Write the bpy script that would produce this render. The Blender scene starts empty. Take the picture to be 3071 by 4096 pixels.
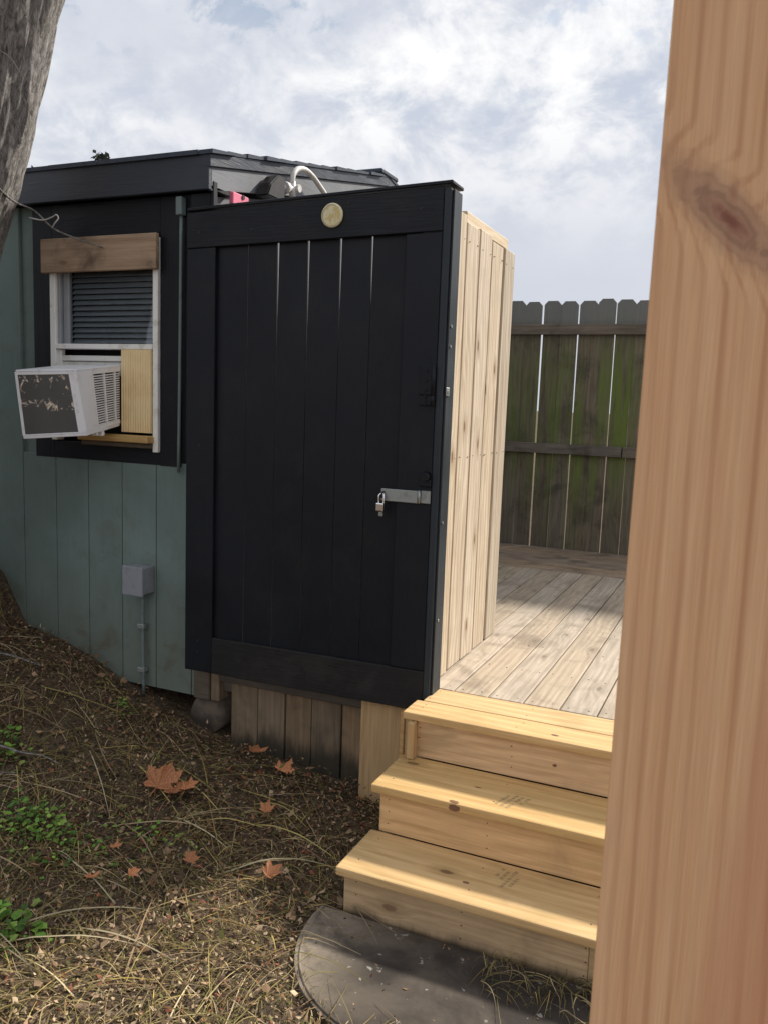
import bpy, bmesh, math, random
import numpy as np
from mathutils import Vector, Matrix, noise as mn

rnd = random.Random(7)
S = bpy.context.scene
COL = S.collection

# ------------------------------------------------------------------ camera
cam_d = bpy.data.cameras.new('camera')
cam = bpy.data.objects.new('camera', cam_d)
COL.objects.link(cam)
RIGHT = Vector((0.91335105, 0.40556406, 0.03616136))
UP = Vector((-0.08516352, 0.10343339, 0.99098371))
BACK = Vector((0.39816709, -0.90819564, 0.12901026))
M3 = Matrix((RIGHT, UP, BACK)).transposed()
cam.matrix_world = Matrix.Translation((0, 0, 1.715)) @ M3.to_4x4()
cam_d.sensor_fit = 'VERTICAL'
cam_d.sensor_height = 36
cam_d.lens = 29.31
cam_d.clip_start = 0.05
cam_d.clip_end = 2000
cam_d.dof.use_dof = True
cam_d.dof.focus_distance = 3.4
cam_d.dof.aperture_fstop = 16
S.camera = cam

# ------------------------------------------------------------------ world
SUN_EL, SUN_AZ = 38.0, 30.0           # azimuth clockwise from +Y
W = bpy.data.worlds.new('World')
S.world = W
W.use_nodes = True
nt = W.node_tree
nt.nodes.clear()
def wn(t, **k):
    n = nt.nodes.new(t)
    for a, b in k.items(): setattr(n, a, b)
    return n
wo = wn('ShaderNodeOutputWorld')
bg = wn('ShaderNodeBackground')
bg.inputs['Strength'].default_value = 0.1
sky = wn('ShaderNodeTexSky', sky_type='NISHITA', sun_disc=False)
sky.sun_elevation = math.radians(SUN_EL)
sky.sun_rotation = math.radians(SUN_AZ)
sky.air_density = 1.3
sky.dust_density = 2.5
tc = wn('ShaderNodeTexCoord')
sep = wn('ShaderNodeSeparateXYZ')
nt.links.new(tc.outputs['Generated'], sep.inputs[0])
zz = wn('ShaderNodeMath', operation='MAXIMUM'); zz.inputs[1].default_value = 0.0
nt.links.new(sep.outputs['Z'], zz.inputs[0])
za = wn('ShaderNodeMath', operation='ADD'); za.inputs[1].default_value = 0.55
nt.links.new(zz.outputs[0], za.inputs[0])
dx = wn('ShaderNodeMath', operation='DIVIDE'); dy = wn('ShaderNodeMath', operation='DIVIDE')
nt.links.new(sep.outputs['X'], dx.inputs[0]); nt.links.new(za.outputs[0], dx.inputs[1])
nt.links.new(sep.outputs['Y'], dy.inputs[0]); nt.links.new(za.outputs[0], dy.inputs[1])
cb = wn('ShaderNodeCombineXYZ')
nt.links.new(dx.outputs[0], cb.inputs[0]); nt.links.new(dy.outputs[0], cb.inputs[1])
def wnoise(scale, detail, rough, dist, off, vec=None):
    mp = wn('ShaderNodeMapping'); mp.inputs['Location'].default_value = off
    nt.links.new((vec or cb).outputs[0], mp.inputs[0])
    n = wn('ShaderNodeTexNoise')
    n.inputs['Scale'].default_value = scale; n.inputs['Detail'].default_value = detail
    n.inputs['Roughness'].default_value = rough; n.inputs['Distortion'].default_value = dist
    nt.links.new(mp.outputs[0], n.inputs[0])
    return n
def wramp(src, stops):
    r = wn('ShaderNodeValToRGB')
    while len(r.color_ramp.elements) < len(stops): r.color_ramp.elements.new(0.5)
    for e, (p, c) in zip(r.color_ramp.elements, stops):
        e.position = p; e.color = c if len(c) == 4 else (*c, 1)
    nt.links.new(src, r.inputs[0])
    return r
def wmap(src, a, b, c, d):
    m = wn('ShaderNodeMapRange', interpolation_type='SMOOTHSTEP'); 
    for i, v in enumerate((a, b, c, d)): m.inputs[i+1].default_value = v
    nt.links.new(src, m.inputs[0]); return m
n_big = wnoise(2.6, 9, 0.55, 0.0, (3.1, 1.4, 0))
n_det = wnoise(10.0, 10, 0.62, 0.25, (7.7, 2.9, 0))
n_hol = wnoise(8.0, 10, 0.64, 0.2, (1.3, 5.9, 0))
# cloud sheet tone: thin grey veil low down, bright billows higher up
elev = wmap(sep.outputs['Z'], 0.14, 0.34, 0.0, 1.0)
low = wn('ShaderNodeMix', data_type='RGBA'); low.blend_type = 'MIX'
low.inputs['A'].default_value = (5.35, 5.65, 6.35, 1)
low.inputs['B'].default_value = (5.75, 6.0, 6.6, 1)
nt.links.new(wmap(n_big.outputs[0], 0.35, 0.65, 0, 1).outputs[0], low.inputs[0])
bil = wramp(n_det.outputs[0], [(0.36, (4.9, 5.3, 6.2)), (0.44, (5.9, 6.2, 6.8)), (0.51, (7.3, 7.4, 7.7)), (0.60, (8.5, 8.5, 8.5))])
mask_hi = wn('ShaderNodeMath', operation='MULTIPLY')
nt.links.new(elev.outputs[0], mask_hi.inputs[0])
nt.links.new(wmap(n_big.outputs[0], 0.34, 0.56, 0.15, 1.0).outputs[0], mask_hi.inputs[1])
cl = wn('ShaderNodeMix', data_type='RGBA')
nt.links.new(mask_hi.outputs[0], cl.inputs[0])
nt.links.new(low.outputs['Result'], cl.inputs['A']); nt.links.new(bil.outputs[0], cl.inputs['B'])
# holes of blue between the billows
hole = wmap(n_hol.outputs[0], 0.54, 0.62, 0.0, 0.65)
hm = wn('ShaderNodeMath', operation='MULTIPLY')
nt.links.new(hole.outputs[0], hm.inputs[0])
nt.links.new(wmap(sep.outputs['Z'], 0.30, 0.42, 0, 1).outputs[0], hm.inputs[1])
fin = wn('ShaderNodeMix', data_type='RGBA')
nt.links.new(hm.outputs[0], fin.inputs[0])
nt.links.new(cl.outputs['Result'], fin.inputs['A']); nt.links.new(sky.outputs[0], fin.inputs['B'])
nt.links.new(fin.outputs['Result'], bg.inputs['Color'])
nt.links.new(bg.outputs[0], wo.inputs[0])

# ------------------------------------------------------------------ sun
sl = bpy.data.lights.new('sun', 'SUN')
sl.energy = 5.0
sl.angle = math.radians(4.5)
sl.color = (1.0, 0.94, 0.84)
sun = bpy.data.objects.new('sun', sl)
COL.objects.link(sun)
_d = Vector((math.sin(math.radians(SUN_AZ))*math.cos(math.radians(SUN_EL)),
             math.cos(math.radians(SUN_AZ))*math.cos(math.radians(SUN_EL)), math.sin(math.radians(SUN_EL))))
sun.rotation_euler = _d.to_track_quat('Z', 'Y').to_euler()
sun.location = _d*20

S.view_settings.view_transform = 'Standard'
S.view_settings.look = 'None'
S.view_settings.exposure = 0.27
S.view_settings.gamma = 1
S.view_settings.use_curve_mapping = False
S.render.engine = 'CYCLES'

# ------------------------------------------------------------------ object helpers
def link(o, parent=None, loc=None):
    COL.objects.link(o)
    if loc is not None: o.location = loc
    if parent is not None:
        o.parent = parent
        w = Vector((0, 0, 0)); p = parent
        while p: w += p.location; p = p.parent
        o.location = Vector(o.location) - w
    return o
def tag(o, label=None, cat=None, group=None, kind=None):
    if label: o['label'] = label
    if cat: o['category'] = cat
    if group: o['group'] = group
    if kind: o['kind'] = kind
    return o
def empty(name, loc, label, cat, group=None, parent=None):
    o = bpy.data.objects.new(name, None); o.empty_display_size = .1
    link(o, parent, loc)
    if parent is None: tag(o, label, cat, group)
    return o
def mesh_obj(name, verts, faces, mat, parent=None, loc=(0, 0, 0), smooth=False):
    me = bpy.data.meshes.new(name); me.from_pydata([tuple(v) for v in verts], [], faces); me.update()
    if smooth: me.polygons.foreach_set('use_smooth', [True]*len(me.polygons))
    o = bpy.data.objects.new(name, me)
    if mat: me.materials.append(mat)
    return link(o, parent, loc)
def bm_obj(name, bm, mat, parent=None, loc=(0, 0, 0), smooth=False):
    bmesh.ops.recalc_face_normals(bm, faces=bm.faces)
    me = bpy.data.meshes.new(name); bm.to_mesh(me); bm.free()
    if smooth: me.polygons.foreach_set('use_smooth', [True]*len(me.polygons))
    if mat: me.materials.append(mat)
    return link(bpy.data.objects.new(name, me), parent, loc)
def bm_box(bm, x0, x1, y0, y1, z0, z1, bev=0.0, seg=1):
    r = bmesh.ops.create_cube(bm, size=1)
    vs = r['verts']
    for v in vs:
        v.co = Vector((x0+(v.co.x+.5)*(x1-x0), y0+(v.co.y+.5)*(y1-y0), z0+(v.co.z+.5)*(z1-z0)))
    if bev:
        es = set(e for v in vs for e in v.link_edges)
        bmesh.ops.bevel(bm, geom=list(es), offset=bev, segments=seg, affect='EDGES', profile=.6)
def box(name, x0, x1, y0, y1, z0, z1, mat, parent=None, bev=0.003, seg=1, rot=None):
    c = Vector(((x0+x1)/2, (y0+y1)/2, (z0+z1)/2))
    bm = bmesh.new()
    bm_box(bm, x0-c.x, x1-c.x, y0-c.y, y1-c.y, z0-c.z, z1-c.z, bev, seg)
    o = bm_obj(name, bm, mat, parent, c)
    if rot: o.rotation_euler = rot
    return o
def bm_cyl(bm, p0, p1, r0, r1=None, n=12, cap=True):
    r1 = r0 if r1 is None else r1
    p0, p1 = Vector(p0), Vector(p1); d = (p1-p0).normalized()
    a = d.orthogonal().normalized(); b = d.cross(a)
    A = [bm.verts.new(p0+(a*math.cos(t)+b*math.sin(t))*r0) for t in [2*math.pi*i/n for i in range(n)]]
    B = [bm.verts.new(p1+(a*math.cos(t)+b*math.sin(t))*r1) for t in [2*math.pi*i/n for i in range(n)]]
    for i in range(n):
        f = bm.faces.new((A[i], A[(i+1) % n], B[(i+1) % n], B[i])); f.smooth = True
    if cap: bm.faces.new(A[::-1]); bm.faces.new(B)
def catmull(pts, n):
    P = [Vector(p) for p in pts]; P = [P[0]*2-P[1]]+P+[P[-1]*2-P[-2]]
    out = []
    for i in range(1, len(P)-2):
        for k in range(n):
            t = k/n
            out.append(.5*((2*P[i])+(P[i+1]-P[i-1])*t+(2*P[i-1]-5*P[i]+4*P[i+1]-P[i+2])*t*t+(3*P[i]-P[i-1]-3*P[i+1]+P[i+2])*t**3))
    out.append(P[-2]); return out
def bm_tube(bm, pts, r, n=8, sub=6, radii=None):
    C = catmull(pts, sub) if sub > 1 else [Vector(p) for p in pts]
    L = len(C); rings = []; ref = None
    for i, c in enumerate(C):
        d = (C[min(i+1, L-1)]-C[max(i-1, 0)]).normalized()
        if ref is None: ref = d.orthogonal().normalized()
        ref = (ref-d*ref.dot(d)).normalized(); b = d.cross(ref)
        rr = r if radii is None else np.interp(i/(L-1), np.linspace(0, 1, len(radii)), radii)
        rings.append([bm.verts.new(c+(ref*math.cos(t)+b*math.sin(t))*rr) for t in [2*math.pi*k/n for k in range(n)]])
    for A, B in zip(rings, rings[1:]):
        for i in range(n):
            f = bm.faces.new((A[i], A[(i+1) % n], B[(i+1) % n], B[i])); f.smooth = True
    bm.faces.new(rings[0][::-1]); bm.faces.new(rings[-1])

# ------------------------------------------------------------------ materials
class NT:
    def __init__(s, name):
        s.m = bpy.data.materials.new(name); s.m.use_nodes = True
        s.t = s.m.node_tree; s.b = s.t.nodes['Principled BSDF']
    def n(s, t, **k):
        x = s.t.nodes.new(t)
        for a, b in k.items(): setattr(x, a, b)
        return x
    def l(s, a, b): s.t.links.new(a, b)
    def math(s, op, a, b=None, c=None, clamp=False):
        x = s.n('ShaderNodeMath', operation=op); x.use_clamp = clamp
        for i, v in enumerate((a, b, c)):
            if v is None: continue
            if isinstance(v, (int, float)): x.inputs[i].default_value = v
            else: s.l(v, x.inputs[i])
        return x.outputs[0]
    def vmath(s, op, a, b):
        x = s.n('ShaderNodeVectorMath', operation=op)
        for i, v in enumerate((a, b)):
            if isinstance(v, tuple): x.inputs[i].default_value = v
            else: s.l(v, x.inputs[i])
        return x.outputs[0]
    def noise(s, vec, scale, detail=4, rough=.55, dist=0, lo=None, hi=None, a=0, b=1):
        x = s.n('ShaderNodeTexNoise')
        x.inputs['Scale'].default_value = scale; x.inputs['Detail'].default_value = detail
        x.inputs['Roughness'].default_value = rough; x.inputs['Distortion'].default_value = dist
        s.l(vec, x.inputs['Vector'])
        return x.outputs[0] if lo is None else s.map(x.outputs[0], lo, hi, a, b)
    def map(s, v, lo, hi, a=0, b=1, smooth=True):
        x = s.n('ShaderNodeMapRange', interpolation_type='SMOOTHSTEP' if smooth else 'LINEAR')
        for i, q in enumerate((lo, hi, a, b)): x.inputs[i+1].default_value = q
        s.l(v, x.inputs[0]); return x.outputs[0]
    def mix(s, f, a, b, mode='MIX'):
        x = s.n('ShaderNodeMix', data_type='RGBA', blend_type=mode)
        for k, v in (('A', a), ('B', b)):
            if isinstance(v, tuple): x.inputs[k].default_value = (*v, 1) if len(v) == 3 else v
            else: s.l(v, x.inputs[k])
        if isinstance(f, (int, float)): x.inputs[0].default_value = f
        else: s.l(f, x.inputs[0])
        return x.outputs['Result']
    def ramp(s, v, stops):
        r = s.n('ShaderNodeValToRGB')
        while len(r.color_ramp.elements) < len(stops): r.color_ramp.elements.new(.5)
        for e, (p, c) in zip(r.color_ramp.elements, stops): e.position = p; e.color = (*c, 1)
        s.l(v, r.inputs[0]); return r.outputs[0]
    def bump(s, h, strength=.3, dist=.01):
        x = s.n('ShaderNodeBump'); x.inputs['Strength'].default_value = strength
        x.inputs['Distance'].default_value = dist
        s.l(h, x.inputs['Height']); s.l(x.outputs[0], s.b.inputs['Normal'])
    def col(s, c):
        if isinstance(c, tuple): s.b.inputs['Base Color'].default_value = (*c, 1)
        else: s.l(c, s.b.inputs['Base Color'])
    def rough(s, r):
        if isinstance(r, (int, float)): s.b.inputs['Roughness'].default_value = r
        else: s.l(r, s.b.inputs['Roughness'])
    def obj(s): return s.n('ShaderNodeTexCoord').outputs['Object']
    def pos(s): return s.n('ShaderNodeNewGeometry').outputs['Position']
    def rand(s): return s.n('ShaderNodeObjectInfo').outputs['Random']
    def z(s, v):
        x = s.n('ShaderNodeSeparateXYZ'); s.l(v, x.inputs[0]); return x.outputs

def wood(name, axis, light, dark, ring=26.0, knots=0.0, var=.18, rough=.65, stain=None, stain_amt=0.0,
         mould=None, mould_z=None, bump=.25, spec=.3, streak=.5, ringw=.22, knotcol=(.10, .045, .02)):
    """sawn board: growth-ring bands and fine fibres along `axis`, knots that part the grain, tone per board"""
    g = NT(name); o = g.obj(); r = g.rand()
    xyz = g.z(o)
    al = xyz[axis]
    oth = [xyz[i] for i in range(3) if i != axis]
    ac = g.math('ADD', oth[0], oth[1])
    offs = g.math('MULTIPLY', r, 53.0)
    # coords (along, across)
    cv = g.n('ShaderNodeCombineXYZ'); g.l(g.math('MULTIPLY_ADD', al, 1.0, offs), cv.inputs[0]); g.l(ac, cv.inputs[1]); g.l(offs, cv.inputs[2])
    P = cv.outputs[0]
    slow = g.noise(g.vmath('MULTIPLY', P, (1.1, 5.0, 1.0)), 1.0, 2, .5)
    # knots
    vo = g.n('ShaderNodeTexVoronoi', voronoi_dimensions='2D', feature='F1'); vo.inputs['Scale'].default_value = 1.0
    kv = g.vmath('MULTIPLY', P, (2.2, 5.2, 1.0)); g.l(kv, vo.inputs['Vector'])
    kd = vo.outputs['Distance']
    vs_ = g.n('ShaderNodeSeparateColor'); g.l(vo.outputs['Color'], vs_.inputs[0])
    gate_ = g.math('GREATER_THAN', vs_.outputs[0], .62)
    kd = g.math('ADD', kd, g.math('MULTIPLY', g.math('SUBTRACT', 1.0, gate_), 5.0))
    kd = g.math('ADD', kd, g.math('MULTIPLY', g.math('SUBTRACT', g.noise(g.vmath('MULTIPLY', P, (30, 60, 1)), 1.0, 3, .5), .5), .05))
    kn = g.map(kd, .0, .30, 1, 0)
    acw = g.math('ADD', g.math('MULTIPLY_ADD', slow, .22, ac), g.math('MULTIPLY', kn, .035*(1 if knots else 0)))
    rings = g.math('SINE', g.math('MULTIPLY', g.math('ADD', acw, g.math('MULTIPLY', offs, .31)), ring*6.283))
    rings = g.map(rings, -1, 1, 0, 1)
    fib = g.noise(g.vmath('MULTIPLY', P, (5.0, 260.0, 1.0)), 1.0, 4, .6)
    fib2 = g.noise(g.vmath('MULTIPLY', P, (2.0, 60.0, 1.0)), 1.0, 3, .6)
    t = g.math('ADD', g.math('MULTIPLY', rings, ringw), g.math('ADD', g.math('MULTIPLY', g.map(fib, .3, .7), .25*streak*2), g.math('MULTIPLY', g.map(fib2, .3, .7), .45)))
    c = g.mix(g.map(t, .15, .95, 0, 1, False), light, dark)
    v = g.math('MULTIPLY_ADD', g.math('SUBTRACT', r, .5), var*2, 1.0)
    hsv = g.n('ShaderNodeHueSaturation'); g.l(c, hsv.inputs['Color']); g.l(v, hsv.inputs['Value'])
    hs = g.math('MULTIPLY_ADD', g.math('FRACT', g.math('MULTIPLY', r, 17.3)), .25, .87); g.l(hs, hsv.inputs['Saturation'])
    c = hsv.outputs[0]
    if knots:
        halo = g.math('MULTIPLY', g.map(kd, .06, .22, 1, 0), .55*knots)
        c = g.mix(halo, c, tuple(x*.62+y*.25 for x, y in zip(dark, knotcol)))
        c = g.mix(g.math('MULTIPLY', g.map(kd, .035, .075, 1, 0), .85*knots), c, knotcol)
    pos = g.pos()
    if stain:
        s1 = g.noise(pos, 3.3, 6, .62, .4, .48, .68, 0, 1)
        s2 = g.noise(g.vmath('MULTIPLY', P, (3.0, 9.0, 1)), 1.0, 5, .6, 0, .45, .75, 0, 1)
        c = g.mix(g.math('MULTIPLY', g.math('MAXIMUM', s1, g.math('MULTIPLY', s2, .8)), stain_amt), c, stain)
    if mould:
        pz = g.z(pos)[2]
        nz = g.noise(g.vmath('MULTIPLY', pos, (9, 9, 2.0)), 1.0, 5, .65)
        edge = g.math('MULTIPLY_ADD', g.math('SUBTRACT', nz, .5), mould_z[2], pz)
        mk = g.map(edge, mould_z[0], mould_z[1], 1, 0)
        c = g.mix(g.math('MULTIPLY', mk, .85), c, mould)
    g.col(c); g.rough(rough); g.b.inputs['Specular IOR Level'].default_value = spec
    h = g.math('ADD', g.math('MULTIPLY', fib, .6), g.math('MULTIPLY', rings, .3))
    g.bump(h, bump, .004)
    return g.m

def paint(name, axis, col, rough=.45, var=.06, dirt=None, dirt_amt=0.0, grain=.55, spec=.28, dirtz=None, worn=None):
    g = NT(name); o = g.obj(); r = g.rand(); xyz = g.z(o)
    offs = g.math('MULTIPLY', r, 31.0)
    sc = [40.0]*3; sc[axis] = 3.0
    ov = g.n('ShaderNodeCombineXYZ')
    for i in range(3): g.l(offs, ov.inputs[i])
    P = g.vmath('MULTIPLY', g.vmath('ADD', o, ov.outputs[0]), tuple(sc))
    f = g.noise(P, 1.0, 4, .6); f2 = g.noise(P, 4.0, 3, .6)
    blot = g.noise(g.pos(), 2.4, 5, .6, .3)
    v = g.math('MULTIPLY_ADD', g.math('SUBTRACT', r, .5), var*2, g.map(blot, .3, .7, .88, 1.12))
    hsv = g.n('ShaderNodeHueSaturation'); hsv.inputs['Color'].default_value = (*col, 1); g.l(v, hsv.inputs['Value'])
    c = hsv.outputs[0]
    c = g.mix(g.math('MULTIPLY', g.map(f, .5, .75), .18), c, tuple(x*.6 for x in col))
    if dirt:
        d = g.noise(g.pos(), 7.0, 6, .65, .5, .48, .70, 0, 1)
        if dirtz:
            pz = g.z(g.pos())[2]
            big = g.noise(g.vmath('MULTIPLY', g.pos(), (6, 6, 3.0)), 1.0, 5, .6)
            k = g.map(g.math('MULTIPLY_ADD', g.math('SUBTRACT', big, .5), dirtz[2], pz), dirtz[0], dirtz[1], 1, 0)
            d = g.math('MAXIMUM', g.math('MULTIPLY', d, .35), g.math('MULTIPLY', k, g.map(d, 0, 1, .55, 1)))
        c = g.mix(g.math('MULTIPLY', d, dirt_amt), c, dirt)
    if worn:
        w = g.math('GREATER_THAN', g.noise(P, 1.6, 6, .7), .70)
        c = g.mix(g.math('MULTIPLY', w, .8), c, worn)
    g.col(c); g.b.inputs['Specular IOR Level'].default_value = spec
    g.l(g.map(blot, .3, .7, rough-.08, rough+.10), g.b.inputs['Roughness'])
    g.bump(g.math('ADD', f, g.math('MULTIPLY', f2, .4)), grain, .003)
    return g.m

def plain(name, col, rough=.5, metal=0, dirt=None, amt=.4, scale=14, lo=.5, hi=.68, bump=.1, spec=.5):
    g = NT(name); o = g.pos()
    n = g.noise(o, scale, 6, .62, .3, lo, hi, 0, 1)
    c = g.mix(g.math('MULTIPLY', n, amt), col, dirt or tuple(x*.5 for x in col))
    g.col(c); g.rough(rough); g.b.inputs['Metallic'].default_value = metal
    g.b.inputs['Specular IOR Level'].default_value = spec
    g.bump(g.noise(o, scale*6, 3, .6), bump, .002)
    return g.m

BLACK = (.0062, .0078, .0115)
MT = {}
MT['black_v'] = paint('black_paint_vertical', 2, BLACK, .48, .10, (.02, .019, .018), .25)
MT['black_h'] = paint('black_paint_horizontal', 0, BLACK, .48, .10, (.02, .019, .018), .25)
MT['black_y'] = paint('black_paint_depth', 1, BLACK, .48, .08)
MT['black_dusty'] = paint('black_paint_dusty', 0, (.016, .015, .0145), .6, .05, (.04, .035, .03), .5)
MT['black_edge_lit'] = paint('black_paint_sunlit_edge', 2, (.026, .033, .040), .5, .06, (.05, .05, .05), .3)  # gate black lightened: sunlight on the right-hand edge put into the colour
MT['fascia'] = paint('hazed_black_fascia', 0, (.022, .029, .042), .42, .06, (.03, .035, .045), .3, spec=.5)  # trim black made paler and bluer: lens haze painted into the colour
MT['fascia_y'] = paint('hazed_black_rake', 1, (.026, .034, .050), .42, .06, spec=.5)  # same painted-in haze for the rake trim
MT['green'] = paint('sage_green_paint', 2, (.165, .222, .202), .75, .05, (.11, .095, .062), .8, .4, .3, dirtz=(.42, .95, .6))
MT['grey_trim'] = paint('grey_paint_depth', 1, (.185, .195, .215), .6, .04, (.12, .12, .11), .4, .3)
MT['grey_pipe'] = plain('painted_grey_pipe', (.15, .19, .185), .5, 0, (.08, .10, .10), .5)
MT['box_grey'] = plain('grey_enclosure', (.26, .27, .30), .45, 0, (.14, .14, .14), .4, 18)
MT['pine_y'] = wood('new_pine_depth', 1, (.62, .50, .34), (.46, .34, .20), 24, .0)
MT['pine_x'] = wood('treated_pine_width', 0, (.71, .485, .225), (.50, .30, .115), 22, .9, .10, .6, (.25, .19, .07), .25, streak=.6)
MT['riser_x'] = wood('treated_pine_riser', 0, (.70, .465, .245), (.45, .275, .13), 30, .8, .10, .7, (.22, .16, .08), .35)
MT['riser_low'] = wood('treated_pine_muddy_riser', 0, (.58, .41, .23), (.38, .255, .13), 30, .7, .08, .75, (.18, .12, .07), .5,
                       mould=(.055, .042, .03), mould_z=(.0, .055, .10))
MT['pine_z'] = wood('treated_pine_upright', 2, (.58, .38, .18), (.40, .24, .10), 26, .4, .1, .65)
MT['screen_z'] = wood('pine_planks_upright', 2, (.64, .55, .42), (.42, .32, .22), 26, 1.0, .12, .62, (.34, .26, .18), .3, streak=.7, ringw=.35, knotcol=(.17, .085, .04))
MT['deck_y'] = wood('weathered_deck_depth', 1, (.50, .415, .32), (.31, .25, .185), 24, .5, .12, .7, (.19, .15, .11), .6, bump=.4, knotcol=(.08, .055, .04))
MT['deck_x'] = wood('weathered_deck_width_shaded', 0, (.40, .30, .21), (.23, .165, .115), 24, .5, .14, .7, (.10, .08, .062), .75, bump=.4, knotcol=(.08, .055, .04))  # browner and darker than deck_y: shadow by the fence put into the colour
MT['old_z'] = wood('old_skirting_upright', 2, (.27, .195, .125), (.17, .12, .075), 24, .3, .16, .8, (.07, .065, .045), .5,
                   mould=(.018, .019, .014), mould_z=(.10, .22, .30))
MT['old_x'] = wood('old_timber_width', 0, (.15, .12, .09), (.085, .065, .05), 24, .2, .1, .8, (.04, .045, .025), .6)
MT['header_x'] = wood('weathered_header', 0, (.48, .355, .25), (.28, .19, .125), 18, .5, .1, .85, (.12, .08, .055), .95, ringw=.1)
def fence_mat():
    m = wood('mossy_fence_upright', 2, (.23, .195, .14), (.115, .095, .070), 24, .3, .28, .85, (.035, .034, .026), .6, bump=.4)
    t = m.node_tree; g = NT.__new__(NT); g.m = m; g.t = t; g.b = t.nodes['Principled BSDF']
    src = g.b.inputs['Base Color'].links[0].from_socket
    pos = g.pos(); pz = g.z(pos)[2]
    band = g.math('MULTIPLY', g.map(pz, .75, 1.25), g.map(pz, 1.9, 2.45, 1, 0))
    pn = g.noise(g.vmath('MULTIPLY', pos, (13, 1, .8)), 1.0, 6, .65, .2, .40, .60, 0, 1)
    rr = g.map(g.math('FRACT', g.math('MULTIPLY', g.rand(), 7.7)), 0, 1, .35, 1, False)
    f = g.math('MULTIPLY', g.math('MULTIPLY', g.math('MULTIPLY_ADD', band, .8, .15), pn), rr)
    c = g.mix(f, src, (.13, .185, .032))
    top_haze = g.map(pz, 2.25, 2.5, 0, .75)  # pale blue-grey haze painted into the top of the fence
    c = g.mix(top_haze, c, (.19, .20, .195))
    g.col(c); return m
MT['fence_z'] = fence_mat()
MT['fence_rail'] = wood('mossy_fence_rail', 0, (.24, .205, .165), (.12, .10, .08), 24, .2, .2, .85, (.035, .035, .025), .6)
MT['white_al'] = plain('white_window_frame', (.86, .85, .80), .4, 0, (.42, .36, .26), .45, 12)
MT['white_ac'] = plain('white_ac_casing', (.88, .88, .90), .4, 0, (.42, .35, .26), .35, 16, .52, .72)
MT['slat'] = plain('vinyl_blind', (.34, .35, .37), .5, 0, None, .2)
MT['dark_in'] = plain('dark_recess', (.012, .012, .014), .8)
MT['steel'] = plain('galvanised_steel', (.33, .35, .34), .42, .55, (.18, .18, .16), .5, 25)
MT['chrome'] = plain('bright_steel', (.85, .85, .86), .16, 1, (.5, .5, .5), .3, 25)
MT['iron'] = plain('black_iron', (.016, .015, .016), .45, .2, (.05, .03, .02), .4, 30)
MT['rubber'] = None
MT['cream'] = plain('yellowed_plastic', (.84, .66, .37), .55, 0, (.66, .46, .20), .5, 9, .42, .7)
MT['pink'] = plain('pink_plastic', (.75, .17, .27), .5)
MT['concrete'] = plain('rough_concrete', (.15, .115, .085), .9, 0, (.05, .042, .035), .7, 9, .4, .65, .6)
MT['shingle'] = plain('dark_shingle', (.055, .068, .092), .9, 0, (.028, .034, .045), .6, 40, bump=.6)
MT['pipe_white'] = plain('weathered_white_pipe', (.58, .56, .54), .5, 0, (.3, .27, .25), .5, 30)
MT['leaf_dk'] = plain('dark_twig_leaf', (.04, .05, .03), .7)

def mat_glass():
    g = NT('window_glass')
    tr = g.n('ShaderNodeBsdfTransparent'); tr.inputs[0].default_value = (.82, .85, .86, 1)
    gl = g.n('ShaderNodeBsdfGlossy'); gl.inputs['Roughness'].default_value = .03
    fr = g.n('ShaderNodeValue'); fr.outputs[0].default_value = .07
    mx = g.n('ShaderNodeMixShader'); g.l(fr.outputs[0], mx.inputs[0]); g.l(tr.outputs[0], mx.inputs[1]); g.l(gl.outputs[0], mx.inputs[2])
    out = [n for n in g.t.nodes if n.type == 'OUTPUT_MATERIAL'][0]; g.l(mx.outputs[0], out.inputs[0])
    return g.m
MT['glass'] = mat_glass()

def mat_rubber():
    g = NT('dusty_rubber'); p = g.pos()
    n = g.noise(p, 3.2, 6, .6, .3, .42, .66, 0, 1); sp = g.noise(p, 26, 4, .6, .2, .66, .70, 0, 1)
    c = g.mix(n, (.040, .033, .028), (.105, .086, .068))
    x = g.z(p)[0]
    dust = g.math('MULTIPLY', g.map(x, -1.22, -.86, 1, 0), g.noise(p, 7, 5, .65, .3, .34, .6, .2, 1))
    c = g.mix(g.math('MULTIPLY', dust, .6), c, (.44, .365, .275))
    c = g.mix(g.math('MULTIPLY', sp, .6), c, (.38, .36, .32))
    g.col(c); g.rough(.85); g.b.inputs['Specular IOR Level'].default_value = .2; g.bump(g.noise(p, 60, 5, .6), .3, .004); return g.m
MT['rubber'] = mat_rubber()

def mat_ac_back():
    g = NT('flaking_painted_back'); p = g.pos()
    flk = g.noise(g.vmath('MULTIPLY', p, (1, 1, 1)), 24, 7, .74, .8)
    z = g.z(p)[2]; x = g.z(p)[0]
    edge = g.map(z, 1.63, 1.77, 0, .13)
    mid = g.math('MULTIPLY', g.map(g.math('ABSOLUTE', g.math('ADD', z, -1.655)), .0, .055, 1, 0), .135)
    th = g.math('SUBTRACT', .69, g.math('MAXIMUM', edge, mid))
    m = g.map(g.math('SUBTRACT', flk, th), 0, .02)
    rust = g.mix(g.noise(p, 90, 3, .5, 0, .45, .6), (.80, .74, .64), (.50, .35, .21))
    c = g.mix(m, g.mix(g.noise(p, 8, 4), (.075, .073, .07), (.12, .116, .11)), rust)
    g.col(c); g.rough(.6); g.bump(m, .4, .002); return g.m
MT['ac_back'] = mat_ac_back()

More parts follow.
